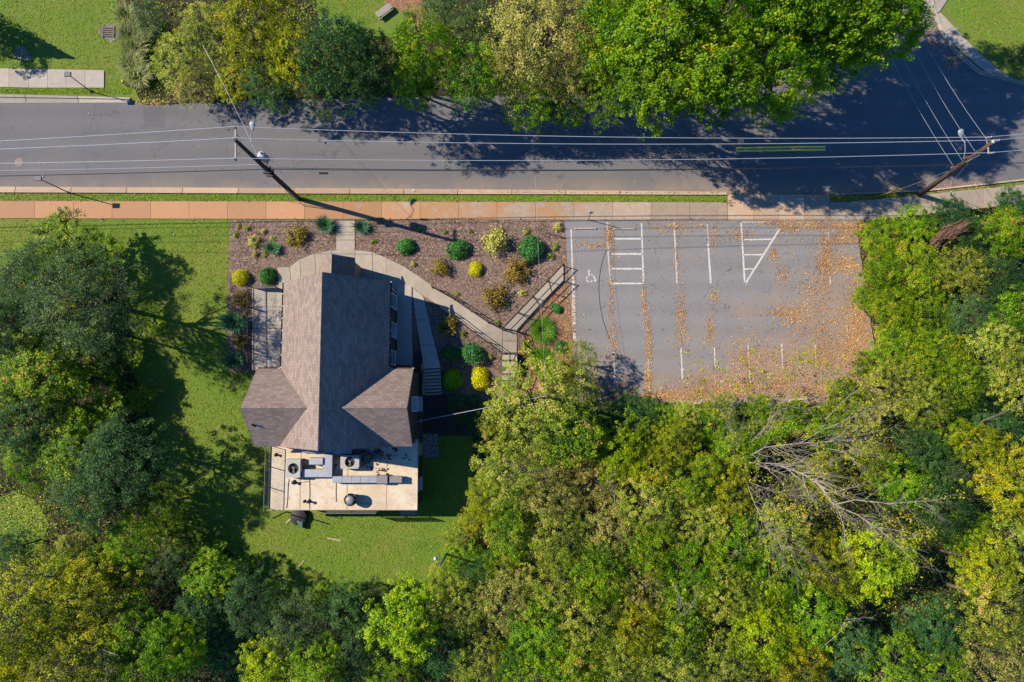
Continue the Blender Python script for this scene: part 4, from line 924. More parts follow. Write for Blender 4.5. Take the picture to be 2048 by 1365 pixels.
def limbs(rng, mat, Ls, Cc, zc=6.0, tr=.2, twigs=60, tw=.02, name="trunk"):
    mb = MB(); top = np.array([rng.uniform(-.4, .4), rng.uniform(-.4, .4), zc * .95])
    fork = top * np.array([.5, .5, .5])
    mb.tube([(0, 0, -.5), (0, 0, .1), tuple(fork), tuple(top)], [tr * 1.5, tr * 1.05, tr * .8, tr * .35], 8)
    for c, r in Ls:
        s = fork + (top - fork) * rng.uniform(.0, .9); e = c; m = (s + e) / 2 + np.array([0, 0, -.25]) + rng.normal(0, .15, 3)
        mb.tube([tuple(s), tuple(m), tuple(e)], [tr * .42, tr * .3, tr * .14], 5, False)
    sel = rng.choice(len(Cc), min(twigs, len(Cc)), replace=False)
    LC = np.array([l[0] for l in Ls])
    for i in sel:
        p = Cc[i]; c = LC[np.argmin(np.linalg.norm(LC - p, axis=1))]
        m = (c + p) / 2 + rng.normal(0, .18, 3); e = p + (p - c) * .22
        mb.tube([tuple(c), tuple(m), tuple(p), tuple(e)], [tw * 1.8, tw * 1.3, tw * .8, tw * .3], 4, False)
    return new_mesh(name, mb.v, mb.f, mat, True)
PAL = {
 'olive': [(.05, (.022, .036, .008)), (.33, (.075, .1, .02)), (.55, (.128, .155, .03)), (.76, (.2, .2, .05)), (.95, (.23, .165, .08))],
 'khaki': [(.05, (.028, .034, .01)), (.33, (.09, .098, .028)), (.55, (.15, .148, .044)), (.76, (.21, .185, .068)), (.95, (.2, .13, .065))],
 'green': [(.05, (.012, .03, .006)), (.35, (.05, .1, .014)), (.6, (.1, .17, .02)), (.85, (.19, .23, .035)), (1, (.24, .2, .05))],
 'maple': [(.05, (.014, .038, .006)), (.34, (.05, .108, .014)), (.6, (.1, .175, .02)), (.82, (.18, .225, .03)), (1, (.24, .17, .04))],
 'lime': [(.05, (.035, .065, .006)), (.35, (.12, .19, .012)), (.6, (.2, .27, .015)), (.9, (.31, .33, .022))],
 'dark': [(.05, (.006, .015, .006)), (.35, (.02, .05, .016)), (.6, (.042, .088, .026)), (.9, (.085, .13, .045))],
 'teal': [(.05, (.008, .02, .008)), (.35, (.028, .058, .02)), (.6, (.055, .098, .032)), (.9, (.12, .16, .06))],
 'gold': [(.05, (.03, .042, .006)), (.33, (.1, .125, .014)), (.58, (.175, .2, .02)), (.85, (.28, .26, .03)), (1, (.3, .2, .03))],
 'vine': [(.05, (.016, .033, .007)), (.33, (.06, .11, .017)), (.56, (.115, .17, .024)), (.78, (.19, .205, .035)), (.97, (.22, .14, .06))],
}
GAIN = {'maple': 1.55, 'lime': 1.4, 'gold': 1.4, 'green': 1.65, 'vine': 1.7, 'teal': 1.3, 'dark': 1.5, 'olive': 2.05, 'khaki': 2.05}
LM = {k: m_leaf("leaves " + k, v, gain=GAIN.get(k, 1.9)) for k, v in PAL.items()}
CFG = {  # palette: crown settings, bark
 'olive': (dict(lobes=16, clumps=44, leaves=24, cr=.36, size=.15, fill=.85, tvar=.16), BARK, dict(twigs=45, tw=.013)),
 'khaki': (dict(lobes=15, clumps=44, leaves=22, cr=.38, size=.14, fill=.8, tvar=.15, droop=.5), BARK, dict(twigs=50, tw=.013)),
 'green': (dict(lobes=13, clumps=40, leaves=26, cr=.4, size=.19, tvar=.14), BARK, dict(twigs=50)),
 'maple': (dict(lobes=16, clumps=42, leaves=26, cr=.42, size=.17, tvar=.13, lob=(.3, .44), aspect=.7), BARK, dict(twigs=30)),
 'lime': (dict(lobes=12, clumps=40, leaves=26, cr=.4, size=.2, tvar=.14), BARK, dict(twigs=40)),
 'dark': (dict(lobes=14, clumps=42, leaves=26, cr=.4, size=.17, tvar=.14), BARKD, dict(twigs=50)),
 'teal': (dict(lobes=15, clumps=42, leaves=28, cr=.42, size=.13, tvar=.15), BARK, dict(twigs=60)),
 'gold': (dict(lobes=15, clumps=42, leaves=25, cr=.36, size=.17, tvar=.16), BARK, dict(twigs=70)),
 'vine': (dict(lobes=18, clumps=42, leaves=24, cr=.4, size=.19, tvar=.18, lob=(.28, .42)), BARK, dict(twigs=40)),
 'droop': (dict(lobes=14, clumps=40, leaves=26, cr=.4, size=.19, tvar=.14, droop=1.2, fill=.85), BARK, dict(twigs=70)),
}
LIB = {}
for ti, (k, (cfg, bark, tw)) in enumerate(CFG.items()):
    LIB[k] = []
    for v in range(3 if k in ('olive', 'green', 'vine', 'maple', 'khaki') else 2):
        rng = np.random.default_rng(100 + ti * 10 + v)
        me, Ls, Cc = crown(rng, LM['maple' if k == 'droop' else k], **cfg)
        LIB[k].append((me, limbs(rng, bark, Ls, Cc, **tw)))
rt = random.Random(77); used = {}
def tree(px, py, kind, R, h, label, group=None, name="broadleaf_tree", cat="tree", flat=1.0):
    """px,py: where the crown's middle shows; R crown radius and h height in metres"""
    zc = h * .66; b = P(px, py, zc + T(*P(px, py, zc).xy)); z = T(b.x, b.y)
    i = used.get(kind, 0); used[kind] = i + 1
    me, tr = LIB[kind][i % len(LIB[kind])]
    ylim = 25.3 if b.x < 20 else 25.3 + (b.x - 20) * .8
    lean = 0.0
    if py < 260 and h > 3.6 and b.y < ylim:                   # rooted behind the road, leaning out over it
        lean = min(math.atan((ylim - b.y) / zc), radians(38)); b.y += math.tan(lean) * zc
    r = empty(name, (b.x, b.y, z)); s = R / 4.15
    r.rotation_euler = (Matrix.Rotation(lean, 3, 'X') @ Matrix.Rotation(rt.uniform(0, 2 * pi), 3, 'Z')).to_euler(); r.scale = (s, s * rt.uniform(.9, 1.1), h / 9.0 * flat)
    link("crown", me, r); link("trunk", tr, r)
    return tag(r, label, cat, group)
WN = "trees behind the road"
tree(362, 120, 'olive', 2.6, 4.5, "low olive thicket tree between the reedy hedge and the road", WN)
tree(420, 60, 'olive', 2.4, 5, "olive tree behind the low thicket at the top lawn", WN)
tree(395, 175, 'khaki', 1.9, 3.2, "brownish bush tree right at the road edge below the low thicket", WN)
tree(300, 35, 'teal', 1.6, 3, "small grey green tree beside the drain grate", WN)
tree(470, 170, 'gold', 1.8, 3.8, "small yellow green tree reaching the road beside the shadowed asphalt", WN)
tree(520, 65, 'gold', 3.3, 9, "large yellow green tree between the top lawn and the road", WN)
tree(590, 120, 'gold', 2.4, 8.5, "yellow green tree leaning against the dark tree behind the road", WN)
tree(545, 175, 'dark', 2.2, 5, "dark shaded tree tucked under the yellow green crown", WN)
tree(690, 120, 'dark', 3.1, 12.0, "dark blue green tree shading the road", WN)
tree(650, 185, 'teal', 2.2, 4.6, "low dark tree hanging over the road edge in shade", WN)
tree(745, 145, 'dark', 2.3, 11.0, "dark tree beside the mid green one behind the road", WN)
tree(845, 110, 'green', 2.9, 11.0, "mid green tree below the timber bench", WN)
tree(830, 165, 'green', 2.2, 6.5, "green tree hanging down towards the road below the bench", WN)
tree(885, 18, 'teal', 1.9, 4.0, "round grey green tree beside the clay path at the top edge", WN)
tree(960, 60, 'teal', 2.0, 6.0, "grey green tree at the top edge beside the khaki giant", WN)
tree(945, 150, 'droop', 2.4, 9.5, "drooping green tree hanging over the shaded road", WN)
tree(1085, 70, 'khaki', 4.4, 11, "large khaki brown tree in the middle of the top edge", WN)
tree(1030, 130, 'khaki', 2.6, 9.5, "khaki tree between the drooping green crowns", WN)
tree(1150, 140, 'khaki', 2.6, 9, "khaki tree merging with the green crown beside it", WN)
tree(1065, 205, 'droop', 2.3, 7.5, "yellow green drooping tree reaching farthest over the road", WN)
tree(1140, 215, 'droop', 1.9, 7.2, "smaller drooping tree over the road beside the farthest reaching one", WN)
tree(1225, 90, 'green', 3.4, 11, "tall green tree behind the road between the khaki and maple crowns", WN)
tree(1215, 190, 'droop', 2.3, 9, "green drooping tree over the power lines", WN)
tree(1330, 70, 'maple', 4.03, 16.5, "big maple at the top edge above the double yellow line", WN)
tree(1310, 175, 'maple', 2.97, 14.5, "maple crown hanging over the road nearest the power lines", WN)
tree(1430, 150, 'maple', 3.60, 16.0, "broad yellow tipped maple beside the side road", WN)
tree(1450, 30, 'maple', 3.60, 16.5, "maple at the top edge behind the broad yellow tipped one", WN)
tree(1560, 150, 'maple', 3.18, 15.5, "yellow tipped maple overhanging the corner of the side road", WN)
tree(1580, 35, 'maple', 3.82, 17.0, "tall maple at the top edge west of the side road", WN)
tree(1690, 45, 'maple', 3.5, 17.5, "dark green maple overhanging the side road at the top", WN)
tree(1655, 130, 'green', 2.6, 9.5, "green tree in shade under the maples at the side road", WN)
tree(1765, 45, 'maple', 3.0, 16.5, "maple reaching farthest across the side road", WN)
tree(1250, 15, 'green', 2.6, 11, "green tree at the top edge beside the khaki giant", WN)
for px, py, R, h, w_ in ((1540, -120, 4.6, 18, "western"), (1660, -130, 4.6, 19, "middle"), (1785, -100, 4.4, 18, "eastern")): tree(px, py, 'maple', R, h, w_ + " tall unseen maple added beyond the top edge to shade the side road", "unseen maples added for shade")  # unseen maples added so their shade falls on the side road
LW = "trees along the west lawn"
tree(60, 925, 'green', 2.2, 5, "green tree north of the grassy clearing", LW); tree(140, 960, 'teal', 2.0, 4.5, "grey green tree at the north east side of the clearing", LW); tree(30, 800, 'green', 2.4, 6.5, "green tree on the west edge beside the pale green one", LW)
tree(115, 690, 'green', 2.4, 5, "green tree under the south side of the large grey green one", LW); tree(220, 1140, 'green', 2.2, 5.5, "green tree between the clearing and the golden trees", LW); tree(130, 1150, 'green', 1.9, 4.5, "green tree at the south side of the clearing", LW)
tree(475, 1140, 'green', 1.3, 1.6, "low green bush on the shaded rim of the south lawn", LW, "leafy_bush", "bush"); tree(375, 1075, 'green', 1.5, 3.0, "green bush at the lawn rim beside the tree shadow", LW, "leafy_bush", "bush"); tree(450, 1290, 'dark', 1.9, 4.0, "small dark tree in the dark hollow", LW)
tree(285, 985, 'teal', 1.6, 5, "grey green tree between the large dark tree and the lawn", LW); tree(560, 1190, 'green', 1.5, 3.0, "green bush at the foot of the south lawn", LW, "leafy_bush", "bush"); tree(640, 1200, 'green', 1.6, 3.4, "second green bush at the foot of the south lawn", LW, "leafy_bush", "bush")
tree(115, 500, 'green', 3.0, 5.5, "mid green tree nearest the sidewalk on the west lawn", LW)
tree(200, 500, 'green', 2.0, 4.5, "green tree throwing a branchy shadow on the west lawn", LW)
tree(70, 560, 'teal', 2.9, 7.5, "dark grey green tree at the west edge of the picture", LW)
tree(170, 600, 'teal', 4.0, 10.5, "large dark grey green tree shading the lawn beside the terrace", LW)
tree(215, 665, 'dark', 2.4, 6.5, "dark tree in shade below the large grey green one", LW)
tree(295, 640, 'green', 1.6, 1.6, "low leafy bush on the shaded lawn west of the terrace", LW, "leafy_bush", "bush")
tree(20, 650, 'dark', 2.5, 7, "dark tree cut by the west edge below the grey green one", LW)
tree(85, 745, 'vine', 3.6, 7, "pale green tree at the west edge level with the house", LW)
tree(170, 765, 'green', 2.8, 4.2, "green tree facing the west cross gable across the lawn", LW)
tree(205, 850, 'green', 2.6, 4.2, "green tree on the lawn edge level with the flat roof", LW)
tree(60, 850, 'dark', 2.8, 7.5, "dark green tree at the west edge level with the flat roof", LW)
tree(150, 885, 'green', 2.9, 6.5, "green tree inside the west wood beside the dark shaded one", LW)
tree(250, 915, 'dark', 3.4, 8.5, "large dark tree throwing shade towards the condensers", LW)
tree(200, 1000, 'dark', 2.6, 7.5, "dark tree beside the grassy clearing of the west wood", LW)
tree(330, 1010, 'green', 1.9, 5.5, "small green tree at the lawn edge level with the south railing", LW)
tree(265, 1085, 'green', 2.3, 6.0, "mid green tree below the grassy clearing", LW)
tree(150, 1100, 'olive', 1.7, 3.5, "low olive tree beside the grassy clearing", LW)
tree(30, 1095, 'dark', 1.6, 4.5, "small dark tree at the west edge beside the clearing", LW)
tree(330, 1130, 'teal', 2.0, 5.5, "grey green tree at the lawn corner south of the clearing", LW)
tree(420, 1150, 'green', 2.1, 5, "bright green tree at the corner of the south lawn shadow", LW)
SW = "trees along the south edge"
tree(70, 1230, 'gold', 4.1, 9.5, "large golden green tree in the south west corner", SW)
tree(180, 1180, 'gold', 2.9, 8.0, "golden green tree beside the large one in the south west corner", SW)
tree(150, 1320, 'gold', 3.4, 9.0, "golden green tree at the bottom edge in the south west corner", SW)
tree(20, 1340, 'gold', 2.8, 8.0, "golden green tree in the extreme south west corner", SW)
tree(275, 1260, 'green', 2.6, 7.5, "green tree between the golden trees and the dark hollow", SW)
tree(350, 1290, 'maple', 2.5, 8, "yellow tipped tree beside the dark hollow at the bottom edge", SW)
tree(300, 1350, 'green', 2.4, 7.5, "green tree at the bottom edge beside the golden trees", SW)
tree(400, 1235, 'dark', 2.3, 5.5, "dark tree beside the dark hollow of the south wood", SW)
tree(500, 1200, 'dark', 2.5, 5.5, "dark tree at the lawn edge above the dark hollow", SW)
tree(590, 1250, 'teal', 2.8, 6.0, "dark grey green tree south of the planks on the lawn", SW)
tree(540, 1330, 'lime', 2.4, 6.5, "yellow green tree at the bottom edge east of the dark hollow", SW)
tree(640, 1330, 'green', 2.4, 7, "green tree at the bottom edge beside the lime crown", SW)
tree(690, 1215, 'dark', 2.0, 5.0, "dark tree on the lawn edge beside the lime crown", SW)
tree(725, 1290, 'dark', 2.2, 6.0, "dark tree under the west side of the lime crown", SW)
tree(812, 1238, 'lime', 3.0, 9.0, "bright lime tree at the foot of the south lawn", SW)
tree(745, 1180, 'teal', 1.2, 3.2, "small grey green tree standing forward on the south lawn", SW)
tree(790, 1345, 'green', 2.2, 6.0, "green tree at the bottom edge below the lime crown", SW)
tree(895, 1300, 'dark', 2.2, 5.5, "dark tree at the bottom edge east of the lime crown", SW)
OW = "olive wood south of the car park"
tree(1075, 815, 'olive', 4.1, 8.6, "large olive tree beside the narrow garden steps", OW)
tree(1010, 855, 'olive', 2.3, 6.5, "olive tree spreading over the soil yard beside the house", OW)
tree(1135, 870, 'vine', 3.0, 8.0, "twiggy olive tree just below the car park corner", OW)
tree(1020, 945, 'olive', 3.0, 7.5, "olive tree beside the shadow of the flat roofed wing", OW)
tree(980, 1000, 'gold', 1.9, 5.5, "yellow olive tree at the lawn edge beside the wing's shadow", OW)
tree(1095, 985, 'khaki', 2.7, 7.0, "olive tree south of the twiggy one below the car park corner", OW)
tree(1155, 720, 'olive', 1.7, 4.6, "slender half bare tree overhanging the car park's west line", OW)
tree(1240, 900, 'lime', 2.4, 6.5, "bright yellow green tree below the shaded concrete stop", OW)
tree(1300, 935, 'gold', 2.2, 6, "yellow green tree beside the bright one below the car park", OW)
tree(1190, 960, 'khaki', 2.3, 6.0, "brownish half bare tree below the bright yellow green one", OW)
oo = [(1345, 890, 'gold', 2.2, 5.5), (1385, 960, 'vine', 2.6, 6), (1475, 905, 'vine', 2.0, 4.6), (1290, 1010, 'olive', 2.7, 6.5), (1020, 1060, 'vine', 2.5, 6.0), (1120, 1070, 'olive', 2.6, 6.5), (1215, 1060, 'khaki', 2.6, 6.5), (1000, 1130, 'green', 2.0, 5.0), (960, 1150, 'dark', 2.0, 4.5),
      (930, 1210, 'olive', 2.5, 6.5), (1010, 1200, 'khaki', 2.6, 6.5), (1110, 1160, 'olive', 2.5, 6.5), (1200, 1150, 'green', 2.6, 7), (1300, 1100, 'vine', 2.6, 6.5), (1290, 1180, 'khaki', 2.5, 7), (1080, 1250, 'green', 2.6, 6.5), (1180, 1240, 'olive', 2.7, 7),
      (960, 1320, 'olive', 2.3, 6.0), (1050, 1335, 'green', 2.5, 6.5), (1150, 1330, 'vine', 2.6, 7), (1250, 1320, 'olive', 2.6, 7), (1270, 1250, 'gold', 2.5, 7), (1360, 1250, 'vine', 2.7, 7), (1350, 1340, 'olive', 2.6, 7), (1385, 1150, 'green', 2.6, 7), (1400, 1060, 'olive', 2.5, 6.0)]
ORD = ("westernmost", "second from the west", "third from the west", "fourth from the west", "fifth from the west", "sixth from the west", "seventh from the west")
cls = {}
for t_ in oo:
    word = {'olive': "olive green", 'gold': "yellow olive", 'khaki': "brownish khaki", 'green': "mid green", 'dark': "dark green", 'vine': "fresh green"}[t_[2]]
    band = "just below the car park" if t_[1] < 1000 else ("level with the yard pole" if t_[1] < 1180 else "towards the bottom edge")
    cls.setdefault((word, band), []).append(t_)
for (word, band), ts in cls.items():
    for q, (px, py, k, R, h) in enumerate(sorted(ts)):
        tree(px, py, k, R, h, f"{word} tree in the olive wood {band}" + (f", {ORD[q]}" if len(ts) > 1 else ""), "olive wood south of the car park")
EW = "trees of the east wood"
tree(1470, 1090, 'green', 2.5, 6.5, "green tree under the bare limbs", EW); tree(1560, 1060, 'olive', 2.6, 6, "olive tree below the fork of the bare tree", EW)
tree(1660, 1130, 'gold', 2.7, 6.5, "yellow green tree beneath the lowest bare limb", EW); tree(1550, 1150, 'green', 2.5, 6.5, "green tree south of the bare tree's lowest limb", EW)
tree(1750, 1130, 'lime', 2.8, 7.5, "bright green tree beside the dark gap in the east wood", EW); tree(1450, 1180, 'olive', 2.6, 7, "olive tree between the khaki wood and the green crowns", EW)
tree(1520, 1260, 'lime', 3.0, 7.5, "yellow green tree in the south part of the east wood", EW); tree(1620, 1230, 'green', 2.5, 7, "green tree next to the yellow green one in the south", EW)
tree(1450, 1330, 'olive', 2.6, 7, "olive tree at the bottom edge below the yellow green crown", EW); tree(1590, 1330, 'gold', 2.7, 7, "yellow olive tree at the bottom edge of the east wood", EW)
tree(1690, 1290, 'dark', 2.5, 6, "dark tree in the hollow of the south east wood", EW); tree(1780, 1320, 'green', 2.5, 6.5, "green tree at the bottom edge beside the hollow", EW)
tree(1860, 1260, 'dark', 2.5, 5.5, "dark tree beside the hollow near the south east corner", EW); tree(1880, 1345, 'green', 2.4, 6.5, "green tree at the bottom edge near the south east corner", EW)
tree(1990, 1210, 'olive', 3.2, 9, "olive tree on the east edge near the bottom corner", EW); tree(2000, 1320, 'khaki', 2.8, 8, "brownish tree in the south east corner", EW)
tree(1960, 1130, 'gold', 2.6, 8, "yellow green tree east of the dark gap", EW); tree(2030, 1080, 'olive', 2.6, 8.5, "olive tree on the east edge above the bottom corner", EW)
tree(2020, 970, 'gold', 3.2, 9.5, "large yellow green tree on the east edge", EW); tree(1950, 890, 'gold', 1.9, 7, "yellow green crown beside the leaning dead trunk", EW)
tree(1880, 1020, 'dark', 2.7, 6.5, "dark tree beyond the tips of the bare limbs", EW); tree(1800, 960, 'green', 2.3, 5.5, "green tree behind the upper bare limb", EW)
tree(1840, 900, 'dark', 2.2, 5.5, "dark hollow tree right of the bare limbs", EW); tree(1740, 930, 'olive', 2.2, 4.5, "low olive tree beneath the upper bare limb", EW)
tree(1890, 950, 'teal', 2.1, 5.5, "grey green tree beside the dark ones in the east wood", EW); tree(1930, 1060, 'green', 2.0, 6.0, "green tree between dark crowns in the east wood", EW)
tree(1640, 950, 'gold', 2.1, 4.5, "yellow leaved tree inside the fork of the bare tree", EW); tree(1460, 990, 'gold', 2.2, 5.5, "yellow leaved tree west of the bare limbs", EW)
tree(1440, 870, 'green', 2.2, 3.5, "low green tree just below the pale concrete stops", EW); tree(1530, 870, 'olive', 2.0, 3.5, "low olive tree below the third concrete stop", EW)
tree(1650, 860, 'vine', 2.0, 3.5, "low tangled tree at the foot of the long concrete stop", EW)
HW = "overgrown bank east of the car park"
hv_ = [(1765, 475, 'vine', 2.0, 3.2, "vine covered bush at the north west corner of the bank"), (1830, 450, 'green', 1.8, 3.0, "green bush at the sidewalk edge of the bank above the brush pile"), (1770, 545, 'vine', 2.2, 3.6, "vine covered bush spilling onto the leafy asphalt"), (1840, 540, 'vine', 2.5, 4.2, "pale vine mound right of the leafy asphalt below the brush pile"),
 (1790, 620, 'vine', 2.3, 3.8, "vine covered bush halfway down the east edge of the car park"), (1860, 625, 'green', 2.3, 4.2, "bright green mound in the middle of the bank"), (1795, 695, 'vine', 2.2, 4.0, "vine covered bush at the foot of the east car park edge"), (1870, 710, 'vine', 2.3, 5.0, "fresh green tree low on the bank"),
 (1790, 770, 'olive', 2.2, 5, "olive bush where the bank meets the bare tree"), (1940, 640, 'teal', 2.3, 5.0, "blue grey bush amid the vines"), (1920, 545, 'olive', 2.2, 5.2, "olive bush below the shaded sidewalk"), (1930, 470, 'dark', 2.0, 3.5, "dark bush in the shade below the reddish pole"),
 (2010, 470, 'vine', 2.4, 5.5, "vine covered tree at the east edge below the sidewalk"), (2000, 560, 'dark', 2.3, 5.5, "dark tree at the east edge amid the bank"), (2025, 630, 'green', 2.4, 6.5, "green tree at the east edge level with the blue grey bush"), (1985, 700, 'olive', 2.4, 6.0, "olive tree on the bank near the east edge"),
 (1920, 760, 'vine', 2.3, 5.5, "vine tree above the leaning dead trunk"), (2030, 750, 'olive', 2.4, 6.5, "olive tree cut by the east edge above the dead trunk"), (1850, 800, 'olive', 2.2, 5.0, "olive tree above the tips of the upper bare limb"), (1990, 870, 'dark', 2.2, 5.0, "dark tree below the leaning dead trunk"),
 (1720, 820, 'olive', 2.0, 3.5, "olive bush at the south east corner of the asphalt"), (1890, 870, 'green', 1.9, 5.0, "green tree west of the leaning dead trunk"), (1260, 828, 'dark', 2.1, 2.6, "dark green bush under the shaded concrete stop"), (1320, 840, 'green', 1.7, 2.4, "green bush at the foot of the car park's middle stalls"), (1200, 850, 'dark', 1.6, 2.6, "dark bush between the olive tree and the car park"), (925, 815, 'dark', 1.5, 1.8, "dark leafy bush in the house's shade by the service drop"), (960, 850, 'dark', 1.3, 2.0, "dark leafy bush at the end of the soil yard"),
 (1900, 430, 'dark', 1.7, 2.2, "dark bush along the shaded east sidewalk"), (2020, 412, 'dark', 1.6, 2.0, "dark bush at the shaded sidewalk by the east edge"), (1440, 815, 'olive', 1.4, 1.8, "olive bush spilling over the gap between the first concrete stops"), (1520, 822, 'green', 1.4, 1.8, "green bush hiding the third concrete stop's foot"), (1690, 790, 'vine', 1.7, 2.4, "tangled bush spilling over the south east corner of the asphalt"), (1735, 730, 'vine', 1.5, 2.2, "tangled bush spilling over the east edge of the asphalt near its foot"), (1730, 600, 'vine', 1.2, 1.8, "small vine bush over the east edge of the asphalt"), (1165, 775, 'olive', 1.5, 3.2, "olive bush at the car park's south west corner"), (1120, 760, 'olive', 1.6, 3.6, "olive bush above the large olive tree in the straw bed"), (918, 1075, 'olive', 1.5, 2.2, "low olive bush on the lawn rim above the yard pole"), (925, 1125, 'green', 1.7, 2.4, "low green bush on the lawn rim beside the yard pole"), (885, 1165, 'vine', 1.6, 2.2, "low fresh green bush on the lawn rim below the yard pole"), (945, 1040, 'gold', 1.3, 2.2, "small yellow green bush at the corner of the wing's shadow"), (350, 1040, 'green', 1.3, 1.8, "low green bush on the lawn rim west of the tank lid"), (420, 1100, 'green', 1.3, 1.8, "low green bush on the lawn rim south west of the tank lid"), (255, 700, 'green', 1.4, 1.8, "low green bush on the lawn rim facing the terrace"), (285, 800, 'vine', 1.2, 1.6, "low fresh green bush on the lawn rim facing the cross gable"), (1375, 840, 'olive', 1.6, 2.4, "olive bush below the first pale concrete stop"), (1590, 835, 'vine', 1.5, 2.2, "tangled bush under the long concrete stop")]
for px, py, k, R, h, lab in hv_: tree(px, py, k, R, h, lab, HW, "leafy_bush" if h < 4.6 else "broadleaf_tree", "bush" if h < 4.6 else "tree")
tree(2045, 108, 'dark', 1.2, 2.0, "dark bush on the lawn in the north east corner", name="leafy_bush", cat="bush")
tree(-10, 95, 'dark', 1.5, 2.5, "dark bush at the west edge of the top lawn", name="leafy_bush", cat="bush")
# conical evergreen whose shadow falls across the top lawn
rng = np.random.default_rng(5)
cz = rng.random(9000) ** 1.3; ang = rng.uniform(0, 2 * pi, 9000); rad = (1 - cz) * 2.3 * (.55 + .5 * rng.random(9000)) * (1 + .15 * np.sin(cz * 60))
C = np.stack([rad * np.cos(ang), rad * np.sin(ang), .5 + cz * 7.6 - rad * .15], 1); N = np.stack([np.cos(ang), np.sin(ang), np.full(9000, .7)], 1) + rng.normal(0, .5, (9000, 3))
ev = empty("evergreen_tree", G(-62, 60)); tag(ev, "conical dark evergreen at the west edge shading the top lawn", "tree")
link("crown", leaf_mesh("crown", C, N, rng.uniform(.16, .34, 9000), rng.normal(.4, .15, 9000), LM['dark'], .4, rng), ev); MB().tube([(0, 0, -.3), (0, 0, 4), (0, 0, 8)], [.2, .12, .03], 8).build("trunk", BARKD, ev)

# pale reeds along the hedge: arching blades
def blades(rng, n, rad, L, spread, w, mat, name, droop=.6):
    """clump of arching blades, three quads each"""
    a = rng.uniform(0, 2 * pi, n); r0 = rad * np.sqrt(rng.random(n)); base = np.stack([r0 * np.cos(a), r0 * np.sin(a), np.zeros(n)], 1)
    d = a + rng.normal(0, .5, n); out = np.stack([np.cos(d), np.sin(d), np.zeros(n)], 1); sd = np.stack([-np.sin(d), np.cos(d), np.zeros(n)], 1)
    ln = L * rng.uniform(.6, 1.2, n)[:, None]; sp = spread * rng.uniform(.3, 1.3, n)[:, None]; V = np.empty((n, 8, 3), np.float32)
    for q, (t, k) in enumerate(((0, .7), (.4, 1), (.75, .8), (1, .15))):
        c = base + out * ln * sp * t ** 1.4 + np.array([0, 0, 1]) * ln * (t - droop * t * t * .9); V[:, 2 * q] = c - sd * w * k; V[:, 2 * q + 1] = c + sd * w * k
    f = np.array([[0, 1, 3, 2], [2, 3, 5, 4], [4, 5, 7, 6]]); Fc = (np.arange(n)[:, None, None] * 8 + f[None]).reshape(-1)
    me = bpy.data.meshes.new(name); me.vertices.add(n * 8); me.vertices.foreach_set("co", V.reshape(-1)); me.loops.add(n * 12); me.loops.foreach_set("vertex_index", Fc.astype(np.int32))
    me.polygons.add(n * 3); me.polygons.foreach_set("loop_start", np.arange(0, n * 12, 4, dtype=np.int32)); me.polygons.foreach_set("loop_total", np.full(n * 3, 4, np.int32)); me.materials.append(mat); me.update()
    at = me.attributes.new("tint", 'FLOAT', 'FACE'); at.data.foreach_set("value", np.repeat(np.clip(rng.normal(.5, .2, n), 0, 1), 3).astype(np.float32)); return me
REEDM = m_leaf("leaves reed", [(0, (.05, .07, .02)), (.4, (.14, .17, .06)), (.7, (.26, .27, .13)), (1, (.34, .31, .17))], gain=1.1)
rng = np.random.default_rng(8); reed_me = [blades(rng, 420, .6, 2.2, .75, .03, REEDM, "reed_blades") for _ in range(2)]
for k, (px, py, w) in enumerate(((262, 40, "nearest the top edge"), (268, 75, "second from the top edge"), (278, 105, "third from the top edge"), (272, 135, "fourth from the top edge"), (285, 160, "nearest the yellow marker post"), (300, 60, "behind the second clump from the top edge"))):
    r = empty("reed_clump", G(px, py), k * 1.3); tag(r, "pale arching reed clump " + w, "reeds", "reed clumps beside the lawn"); link("blades", reed_me[k % 2], r); r.scale = (.62, .62, .8)

# ------------------------------------------------------------------ the bare tree
def bare(rng, paths, side, out, tips, depth=2):
    for pts, r0, r1 in paths:
        n = len(pts); rad = [(r0 + (r1 - r0) * i / (n - 1)) * .46 for i in range(n)]; out.tube(pts, rad, 6 if r0 > .05 else 4, False)
        if depth == 0: tips.append(pts[-1]); continue
        L = sum((pts[i + 1] - pts[i]).length for i in range(n - 1)); k = int(side * (1.2 if depth == 2 else .7) * (1 + L * .35)); sub = []
        for j in range(k):
            t = rng.uniform(.22, 1.0); s = t * (n - 1); i = min(n - 2, int(s)); f = s - i; p = pts[i].lerp(pts[i + 1], f); d = (pts[i + 1] - pts[i]).normalized()
            q = Vector(rng.normal(0, .5, 3)); q.z = abs(q.z) * .5; d2 = (d + q).normalized(); l2 = L * rng.uniform(.22, .5) * (1.15 - .5 * t); rr = (r0 + (r1 - r0) * t) * .55
            a, b = p + d2 * l2 * .5 + Vector(rng.normal(0, .06 * l2, 3)), p + d2 * l2 + Vector(rng.normal(0, .1 * l2, 3)) + Vector((0, 0, .05 * l2)); sub.append(([p, p.lerp(a, .5) + Vector(rng.normal(0, .03 * l2, 3)), a, b], max(rr, .013), .006))
        bare(rng, sub, side, out, tips, depth - 1)
W = lambda *pp: [P(x, y, z) for x, y, z in pp]
rng = np.random.default_rng(21); mb = MB(); tips = []
base = P(1478, 905, 0); base.z = T(base.x, base.y)
